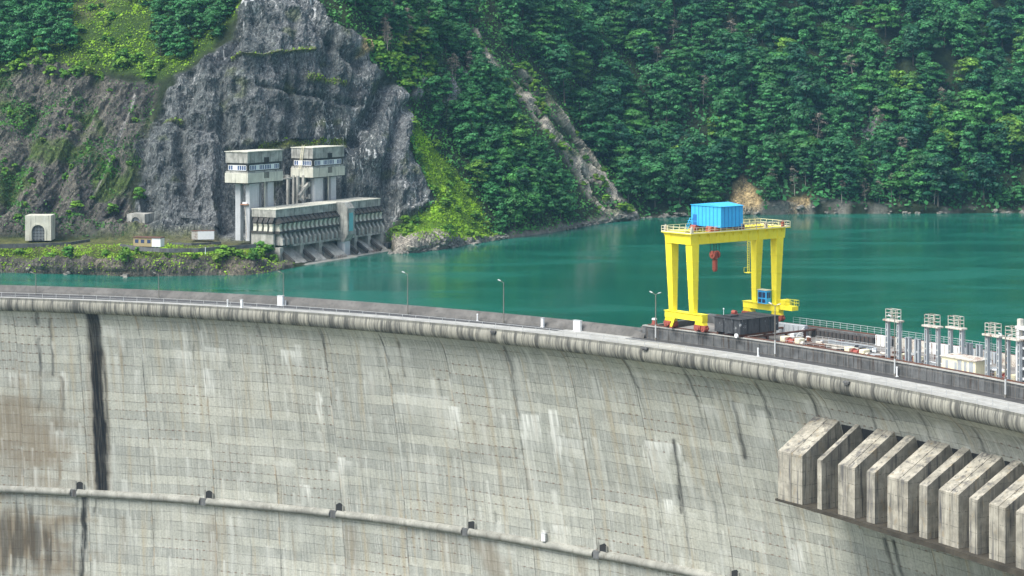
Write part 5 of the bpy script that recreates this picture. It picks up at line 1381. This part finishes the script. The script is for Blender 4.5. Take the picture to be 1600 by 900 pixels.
def trunk_mesh(mb, h, r, seed, lim=5, reach=3.0, z0=.35):
    g = random.Random(seed); p = Vector((0, 0, -1.2)); top = Vector((g.uniform(-.4, .4), g.uniform(-.4, .4), h))
    pts = [p, Vector((g.uniform(-.15, .15), g.uniform(-.15, .15), h*.33)), Vector((g.uniform(-.3, .3), g.uniform(-.3, .3), h*.66)), top]
    rs = [r, r*.75, r*.5, r*.15]
    for i in range(3): mb.tube(pts[i], pts[i+1], rs[i], rs[i+1], n=7)
    for k in range(lim):
        t = g.uniform(z0, .92); a = g.uniform(0, 6.28); z = h*t; L = reach*g.uniform(.5, 1)*(1.15-t*.6)
        i = min(2, int(t*3)); f = t*3-i; c = pts[i].lerp(pts[i+1], f)
        e = c+Vector((math.cos(a)*L, math.sin(a)*L, L*g.uniform(.3, .8))); mb.tube(c, e, r*.35*(1.1-t), r*.06, n=5)
        if g.random() < .7:
            e2 = c.lerp(e, .55)+Vector((math.cos(a+.8)*L*.45, math.sin(a+.8)*L*.45, L*.35)); mb.tube(c.lerp(e, .5), e2, r*.16, r*.04, n=4)
    return mb

def hide_proto(o): col.objects.unlink(o)
PROTO = {}
def make_protos(key, mat, n, rx, h, zb, nclump, nleaf, ls, trunk_r, shape='round', layered=.5, bark='bark'):
    L = []
    for s in range(n):
        g = random.Random(hash_key(key)+s)
        cr = crown_mesh('crown', M[mat], hash_key(key)+s*7, rx*g.uniform(.85, 1.15), h*g.uniform(.9, 1.1), zb*g.uniform(.8, 1.2), nclump, nleaf, ls, shape=shape, layered=layered)
        tk_ = None
        if trunk_r > 0: tk_ = trunk_mesh(MB(), h*.86, trunk_r, s+3, 6, rx*.7).build('trunk', M[bark])
        for o in (cr, tk_):
            if o: col.objects.unlink(o)
        L.append((cr.data, tk_.data if tk_ else None))
        for o in (cr, tk_):
            if o: bpy.data.objects.remove(o)
    PROTO[key] = L
def hash_key(k): return sum(ord(c)*31 for c in k)
make_protos('far', 'leaf_far', 8, 6.4, 15.5, 3.4, 44, 64, .46, .32)
make_protos('wide', 'leaf_mid', 5, 7.6, 13.5, 3.0, 40, 74, .48, .34, layered=1.0)
make_protos('tall', 'leaf_far', 4, 4.4, 18.0, 3.5, 42, 54, .42, .28, layered=.7)
make_protos('mid', 'leaf_mid', 6, 4.3, 11.0, 2.2, 38, 60, .36, .24)
make_protos('left', 'leaf_left', 5, 3.7, 9.5, 1.6, 50, 48, .34, .22)
make_protos('bush', 'leaf_bush', 6, 1.5, 2.0, .0, 22, 38, .20, 0, shape='bush', layered=.2)
make_protos('conifer', 'leaf_conifer', 3, 2.9, 13.5, 1.0, 80, 40, .30, .2, shape='cone', layered=.9)
make_protos('dry', 'leaf_dry', 3, 2.6, 9.5, 3.0, 26, 26, .16, .17, bark='deadwood')

def plant(name, key, p, s, rz, label, cat, group, tilt=0.0):
    v = PROTO[key][rng.integers(len(PROTO[key]))]
    if v[1] is None:
        o = bpy.data.objects.new(name, v[0]); col.objects.link(o); o.location = p; o.scale = (s*rng.uniform(.85, 1.25), s*rng.uniform(.85, 1.25), s*rng.uniform(.75, 1.2)); o.rotation_euler = (0, 0, rz)
        return tag(o, label, cat, group)
    t = thing(name, label, cat, p, rz, group); t.scale = (s*rng.uniform(.88, 1.12), s*rng.uniform(.88, 1.12), s*rng.uniform(.88, 1.15))
    t.rotation_euler = (tilt*rng.uniform(-1, 1), tilt*rng.uniform(-1, 1), rz)
    c = bpy.data.objects.new('crown', v[0]); col.objects.link(c); c.parent = t
    u = bpy.data.objects.new('trunk', v[1]); col.objects.link(u); u.parent = t
    return t

T_L1 = [(-160, -120), (128, -120), (100, 40), (112, 82), (62, 92), (0, 108), (-160, 110)]
T_L2 = [(196, -120), (396, -120), (380, 12), (335, 66), (292, 96), (262, 100), (246, 62), (236, 36), (200, 14)]
T_MID = [(474, -120), (735, -120), (738, 75), (772, 145), (822, 214), (866, 278), (898, 332), (895, 352), (790, 370), (768, 340), (740, 290), (710, 232), (672, 190), (684, 122), (640, 84), (585, 52), (522, 14)]
T_FAR = [(690, -120), (760, 0), (800, 80), (838, 122), (880, 172), (915, 222), (950, 290), (990, 330), (1060, 334), (1760, 328), (1760, -120)]
def insd(poly, x, y): return float(poly_sd(np.array([x]), np.array([y]), poly)[0])
cand = []
def scatter(poly, key, dx, dy, smin, smax, reg, x0, x1, y0, y1, keep=1.0, avoid=True):
    row = y0; k = 0
    while row < y1:
        k += 1; x = x0+(k % 2)*dx*.5
        while x < x1:
            px = x+rng.uniform(-.42, .42)*dx; ry = row+rng.uniform(-.42, .42)*dy; x += dx
            if rng.random() > keep or ry > float(shore_row(px))-(2.0 if px > 1000 else 4) or insd(poly, px, ry) < 0: continue
            if avoid and (wmap(w_scree, px, ry) > .55 or wmap(w_bare, px, ry) > .4 or (wmap(w_dark, px, ry) > .4) or wmap(w_cliff2, px, ry) > .6): continue
            s = rng.uniform(smin, smax)*(1.12 if rng.random() < .15 else 1)
            k2 = rng.random()
            if key == 'far' and float(vnoise(np.array([[px*.022, ry*.03, 1.5]]), 7)[0]) < -.42: continue
            cand.append((key if key != 'far' or k2 < .45 else ('wide' if k2 < .75 else 'tall'), px, ry, s, reg))
        row += dy
scatter(T_FAR, 'far', 34, 20, .58, 1.32, 'far', 690, 1740, -100, 334)
scatter(T_MID, 'mid', 24, 14, .70, 1.22, 'mid', 470, 930, -100, 372)
scatter(T_L1, 'left', 22, 14, .65, 1.15, 'left', -150, 135, -80, 112)
scatter(T_L2, 'left', 21, 12, .60, 1.15, 'cliff', 190, 400, -80, 104)
TREE = {'far': ('dark green broadleaf tree in the dense forest across the lake', 'trees of the forest across the lake'),
        'mid': ('leafy broadleaf tree on the wooded ridge between cliff and scree', 'trees on the wooded ridge'),
        'left': ('leafy tree on the green slope in the upper left corner', 'trees in the upper left corner'),
        'cliff': ('leafy tree on the slope left of the dark cliff top', 'trees beside the cliff top')}
items = []
for key, px, ry, s, reg in cand:
    p = ground_at(px, ry); R0 = {'far': 6.4, 'wide': 7.6, 'tall': 5.5, 'mid': 4.3, 'left': 3.7}[key]*s
    vis = -60 < px < 1660 and ry > -55
    items.append((R0/p[1] if vis else 0, key, px, ry, s, reg, p))
items.sort(key=lambda a: -a[0])
near, rest = items[:300], items[300:]
for _, key, px, ry, s, reg, p in near:
    lab, grp = TREE[reg]
    plant('broadleaf_tree', key, (p[0], p[1], p[2]-.4), s, rng.uniform(0, 6.28), lab, 'tree', grp, .06)
# the remaining trees of the woods: one mass
VV, TT_ = [], []
base = [crown_arrays(900+s*13, 6.4, 15.5, 3.2, 40, 40, .56) for s in range(4)]+[crown_arrays(970+s*13, 7.6, 13.5, 3.0, 38, 44, .58, layered=1.0) for s in range(3)]+[crown_arrays(1070+s*13, 4.4, 18.0, 3.5, 38, 36, .52, layered=.7) for s in range(3)]
for _, key, px, ry, s, reg, p in rest:
    V, T = base[{'far': rng.integers(4), 'wide': 4+rng.integers(3), 'tall': 7+rng.integers(3)}.get(key, rng.integers(4))]; k = s*{'mid': .67, 'left': .6}.get(key, 1.0); a = rng.uniform(0, 6.28)
    W = V*np.array([k, k, k*rng.uniform(.9, 1.15)]); W = np.stack([W[:, 0]*math.cos(a)-W[:, 1]*math.sin(a), W[:, 0]*math.sin(a)+W[:, 1]*math.cos(a), W[:, 2]], 1)+p-np.array([0, 0, .4])
    t2 = T.copy(); t2[:, 0] = np.clip(t2[:, 0]+rng.normal(0, .1), 0, 1); t2[:, 1] = np.clip(t2[:, 1]*.5+(rng.random()**1.5)*.9, 0, 1)
    VV.append(W); TT_.append(t2)
V = np.concatenate(VV); o = np_mesh('distant_forest', V, quads_of(V), M['leaf_far'], None, False, {'tint': np.concatenate(TT_)}); tag(o, kind='stuff'); del V, VV
# undergrowth over the forest floor
def ground_scatter(name, mat, n, test, x0, x1, y0, y1, size, up=.6, lift=.2, kind='stuff', hgt=0.0):
    P = []
    g = np.random.default_rng(hash_key(name)); tries = 0
    while len(P) < n and tries < n*14:
        tries += 1; px = g.uniform(x0, x1); ry = g.uniform(y0, y1)
        if ry > float(shore_row(px))-2.5: continue
        k = test(px, ry)
        if g.random() < k: P.append(ground_at(px, ry))
    P = np.array(P); m = len(P)
    clump = fbm(P*.25, 3, 5)
    sz = size*g.uniform(.6, 1.4, m)*(1+.9*np.clip(clump, -.4, .9))
    nn = g.normal(size=(m, 3))*.5+np.array([0, -.45, up]); nn /= np.linalg.norm(nn, axis=1, keepdims=True)
    P = P+np.stack([0*sz, -.3*sz, lift+sz*g.uniform(.1, .9+hgt, m)], 1)
    V = leaf_quads(P, nn, sz, g)
    T = np.stack([np.clip(.5+clump*.55+g.normal(0, .14, m), 0, 1), np.clip(clump+.1, 0, 1), 0*sz], 1)
    o = np_mesh(name, V, quads_of(V), M[mat], None, False, {'tint': np.repeat(T, 4, 0)}); tag(o, kind=kind); return o
def t_grass(px, r): return min(1, float(wmap(w_grass, px, r))+.34*float(wmap(w_upl, px, r)))
ground_scatter('grass', 'grass', 15000, t_grass, -30, 790, -30, 388, .30)
ground_scatter('bank_grass', 'grass', 5200, lambda px, r: float(wmap(w_bank, px, r))*(.9 if r < 401 else .18), -20, 470, 383, 428, .22)
def t_und(px, r):
    if wmap(w_dark, px, r) > .3 or wmap(w_scree, px, r) > .6 or wmap(w_bare, px, r) > .5 or wmap(w_quay, px, r) > .5: return 0
    return max(0.0, 1.0-float(wmap(w_grass, px, r))-float(wmap(w_quay, px, r)))
ground_scatter('undergrowth', 'leaf_mid', 16000, t_und, 480, 1010, -20, 372, .42, .5, .3, hgt=1.2); ground_scatter('far_undergrowth', 'leaf_far', 6000, t_und, 1010, 1640, 120, 340, .75, .5, .4, hgt=1.2)
ground_scatter('cliff_growth', 'leaf_left', 5500, lambda px, r: float(wmap(w_tan, px, r))*(1 if fbm(np.array(ground_at(px, r))*.06, 3, 77) > .0 else .08), -20, 260, 90, 376, .30, .5, .1)
ground_scatter('ledge_moss', 'grass', 900, lambda px, r: float(wmap(ldg, px, r)), 250, 560, 70, 240, .28, .6, .05)

# bushes one by one
def bush(px, ry, s, label, group, mat=None):
    p = ground_at(px, ry); return plant('bush', 'bush', (p[0], p[1]-.2, p[2]-.25*s), s, rng.uniform(0, 6.28), label, 'bush', group)
nb_ = 0
for k in range(600):                                            # among the pale scree
    px = rng.uniform(735, 990); ry = rng.uniform(40, 338)
    if wmap(w_scree, px, ry) > .25 and ry < shore_row(px)-5 and rng.random() < .75 and nb_ < 130:
        bush(px, ry, rng.uniform(.7, 1.9), 'low green bush growing among the pale scree stones', 'bushes on the scree'); nb_ += 1
for k in range(85):
    px = rng.uniform(612, 775); ry = rng.uniform(180, 375)
    if insd(GRASS, px, ry) > 0: bush(px, ry, rng.uniform(.7, 1.8), 'round bright bush on the sunny grass slope right of the dark cliff', 'bushes on the grass slope')
for k in range(60):
    px = rng.uniform(560, 672); ry = rng.uniform(58, 136)
    if wmap(w_dark, px, ry) < .3: bush(px, ry, rng.uniform(.9, 2.3), 'bright bush at the upper right rim of the dark cliff', 'bushes on the cliff rim')
for k in range(70):
    px = rng.uniform(0, 330); ry = rng.uniform(-20, 130)
    if wmap(w_upl, px, ry) > .5: bush(px, ry, rng.uniform(.7, 1.7), 'green bush scattered over the upper left slope', 'bushes on the upper left slope')
for k in range(26):
    px = rng.uniform(4, 250); ry = rng.uniform(125, 350)
    if wmap(w_tan, px, ry) > .6: bush(px, ry, rng.uniform(.5, 1.1), 'small bush clinging to the brown rock face', 'bushes on the brown rock')
for k in range(34):
    px = rng.uniform(-10, 250); ry = rng.uniform(92, 128)
    if wmap(w_upl, px, ry)+wmap(w_tan, px, ry) > .5: bush(px, ry, rng.uniform(.9, 1.8), 'bush along the ragged upper edge of the brown rock', 'bushes above the brown rock')
for k, (px, ry, s, lab) in enumerate(((80, 402, 1.3, 'round bush on the bank below the left portal'), (109, 405, 1.6, 'dark green bush on the bank, second from the left'), (200, 412, 1.8, 'largest bush low on the bank below the trailer'), (216, 398, 1.0, 'small bush on the bank just under the low wall by the trailer'), (262, 406, 1.0, 'little bush hanging on the bank rock below the white container'),
         (348, 400, 2.3, 'big leafy bush left of the pair before the left gate tower'), (340, 412, 1.5, 'bush at the water below the big leafy bush'), (372, 404, 1.5, 'spreading bush between the two big bank bushes'), (410, 396, 2.6, 'big leafy bush just before the left end of the intake block'), (392, 408, 1.5, 'bush low on the bank left of the intake block'), (428, 406, 1.4, 'small bush on the bank slope touching the intake'), (30, 396, 1.0, 'low bush at the far left bank edge'), (165, 397, .9, 'low bush on the bank between portal and trailer'), (305, 408, 1.0, 'low bush on the rock below the kerb wall'),
         (218, 309, 1.6, 'bush on the rock right above the small portal'), (30, 347, 1.2, 'bush left of the pale portal'), (118, 330, 1.5, 'bush on the slope right of the pale portal'), (175, 335, 1.4, 'bush between the two portals'), (640, 362, 1.6, 'bush at the right of the intake on the grass'), (622, 372, 1.5, 'low bush beside the right end of the intake'))):
    bush(px, ry, s, lab, None)
for px, ry, s, lab in ((1085, 300, .8, 'dark conifer by the far shore left of the bare tan slope'), (1290, 210, 1.0, 'dark conifer in the middle of the far forest'), (1420, 150, 1.0, 'dark conifer high in the far forest, right part'), (1010, 190, .95, 'dark conifer above the lower end of the scree'), (1535, 250, .95, 'dark conifer near the right edge of the far forest'), (1180, 90, 1.0, 'dark conifer high in the far forest above the crane'), (252, 92, .75, 'dark conifer standing alone left of the cliff top'), (238, 60, .55, 'small conifer above the lone dark conifer'), (690, 142, .9, 'dark conifer on the ridge by the small pale cliff'), (672, 175, .8, 'conifer just right of the dark cliff edge'), (700, 205, .9, 'dark conifer above the bright grass slope'), (735, 240, .95, 'dark conifer on the ridge above the lakeside trees'), (665, 80, .8, 'conifer behind the cliff rim bushes')):
    p = ground_at(px, ry); plant('conifer_tree', 'conifer', (p[0], p[1], p[2]-.3), s, rng.uniform(0, 6), lab, 'tree', None)
for px, ry, s, reg in [(rng.uniform(596, 668), rng.uniform(30, 88), rng.uniform(.8, 1.2), 0) for _ in range(15)]+[(rng.uniform(700, 745), rng.uniform(60, 130), rng.uniform(.7, 1.0), 1) for _ in range(6)]+[(rng.uniform(1180, 1500), rng.uniform(295, 326), rng.uniform(.8, 1.1), 2) for _ in range(11)]+[(rng.uniform(1020, 1560), rng.uniform(60, 280), rng.uniform(1.2, 1.6), 3) for _ in range(14)]:
    p = ground_at(px, ry); lab, grp = (('pale leafless tree on the slope above the cliff rim', 'leafless trees above the cliff'), ('pale leafless tree on the ridge near the small grey cliff', 'leafless trees on the ridge'), ('thin bare tree at the foot of the far forest by the water', 'bare trees at the far shore'), ('grey bare tree top standing among the green crowns of the far forest', 'bare trees inside the far forest'))[reg]
    plant('bare_tree', 'dry', (p[0], p[1]-(1.0 if reg == 2 else 0), p[2]-.3), s, rng.uniform(0, 6), lab, 'tree', grp, .08)
# shoreline boulders
def boulder_mesh(seed):
    g = np.random.default_rng(seed); n = 10; th = np.linspace(0, math.pi, n); ph = np.linspace(0, 2*math.pi, 15)[:-1]
    P = np.stack([np.outer(np.sin(th), np.cos(ph)), np.outer(np.sin(th), np.sin(ph)), np.outer(np.cos(th), np.ones(14))], -1)
    d = 1+.38*fbm(P*1.3+seed, 3, seed)+.18*np.sign(vnoise(P*2.1+seed, seed)); P = P*d[..., None]*np.array([1.2, .9, .7])
    V = P.reshape(-1, 3); i = np.arange(n-1)[:, None]*14+np.arange(14)[None]; j = np.arange(n-1)[:, None]*14+(np.arange(14)[None]+1) % 14
    return V, np.stack([i, j, j+14, i+14], -1).reshape(-1, 4)
stone = m_concrete('shore_stone', (.27, .26, .23), .5, .1)
bl = []
for s in range(4):
    V, Q = boulder_mesh(s+2); o = np_mesh('boulder', V, Q, stone); bl.append(o.data); bpy.data.objects.remove(o)
for k in range(120):
    px = rng.choice([rng.uniform(610, 790), rng.uniform(880, 1060), rng.uniform(1060, 1620), rng.uniform(10, 440)], p=[.27, .33, .36, .04]); r = float(shore_row(px))
    p = ground_at(px, r-rng.uniform(1.0, 5)); s = rng.uniform(.4, 1.3)*(1.5 if rng.random() < .08 else 1)
    o = bpy.data.objects.new('boulder', bl[rng.integers(4)]); col.objects.link(o); o.location = (p[0], p[1]-.4, max(p[2], ZW)+.05); o.scale = (s, s, s*.8); o.rotation_euler = (rng.uniform(-.3, .3), rng.uniform(-.3, .3), rng.uniform(0, 6))
    lab, grp = ('pale boulder on the shore of the left bank', 'boulders on the left bank') if px < 500 else (('pale boulder on the shore between intake and ridge', 'boulders by the intake') if px < 800 else (('pale boulder where the scree meets the lake', 'boulders under the scree') if px < 1060 else ('pale boulder along the waterline of the far forest', 'boulders on the far shore')))
    tag(o, lab, 'boulder', grp)
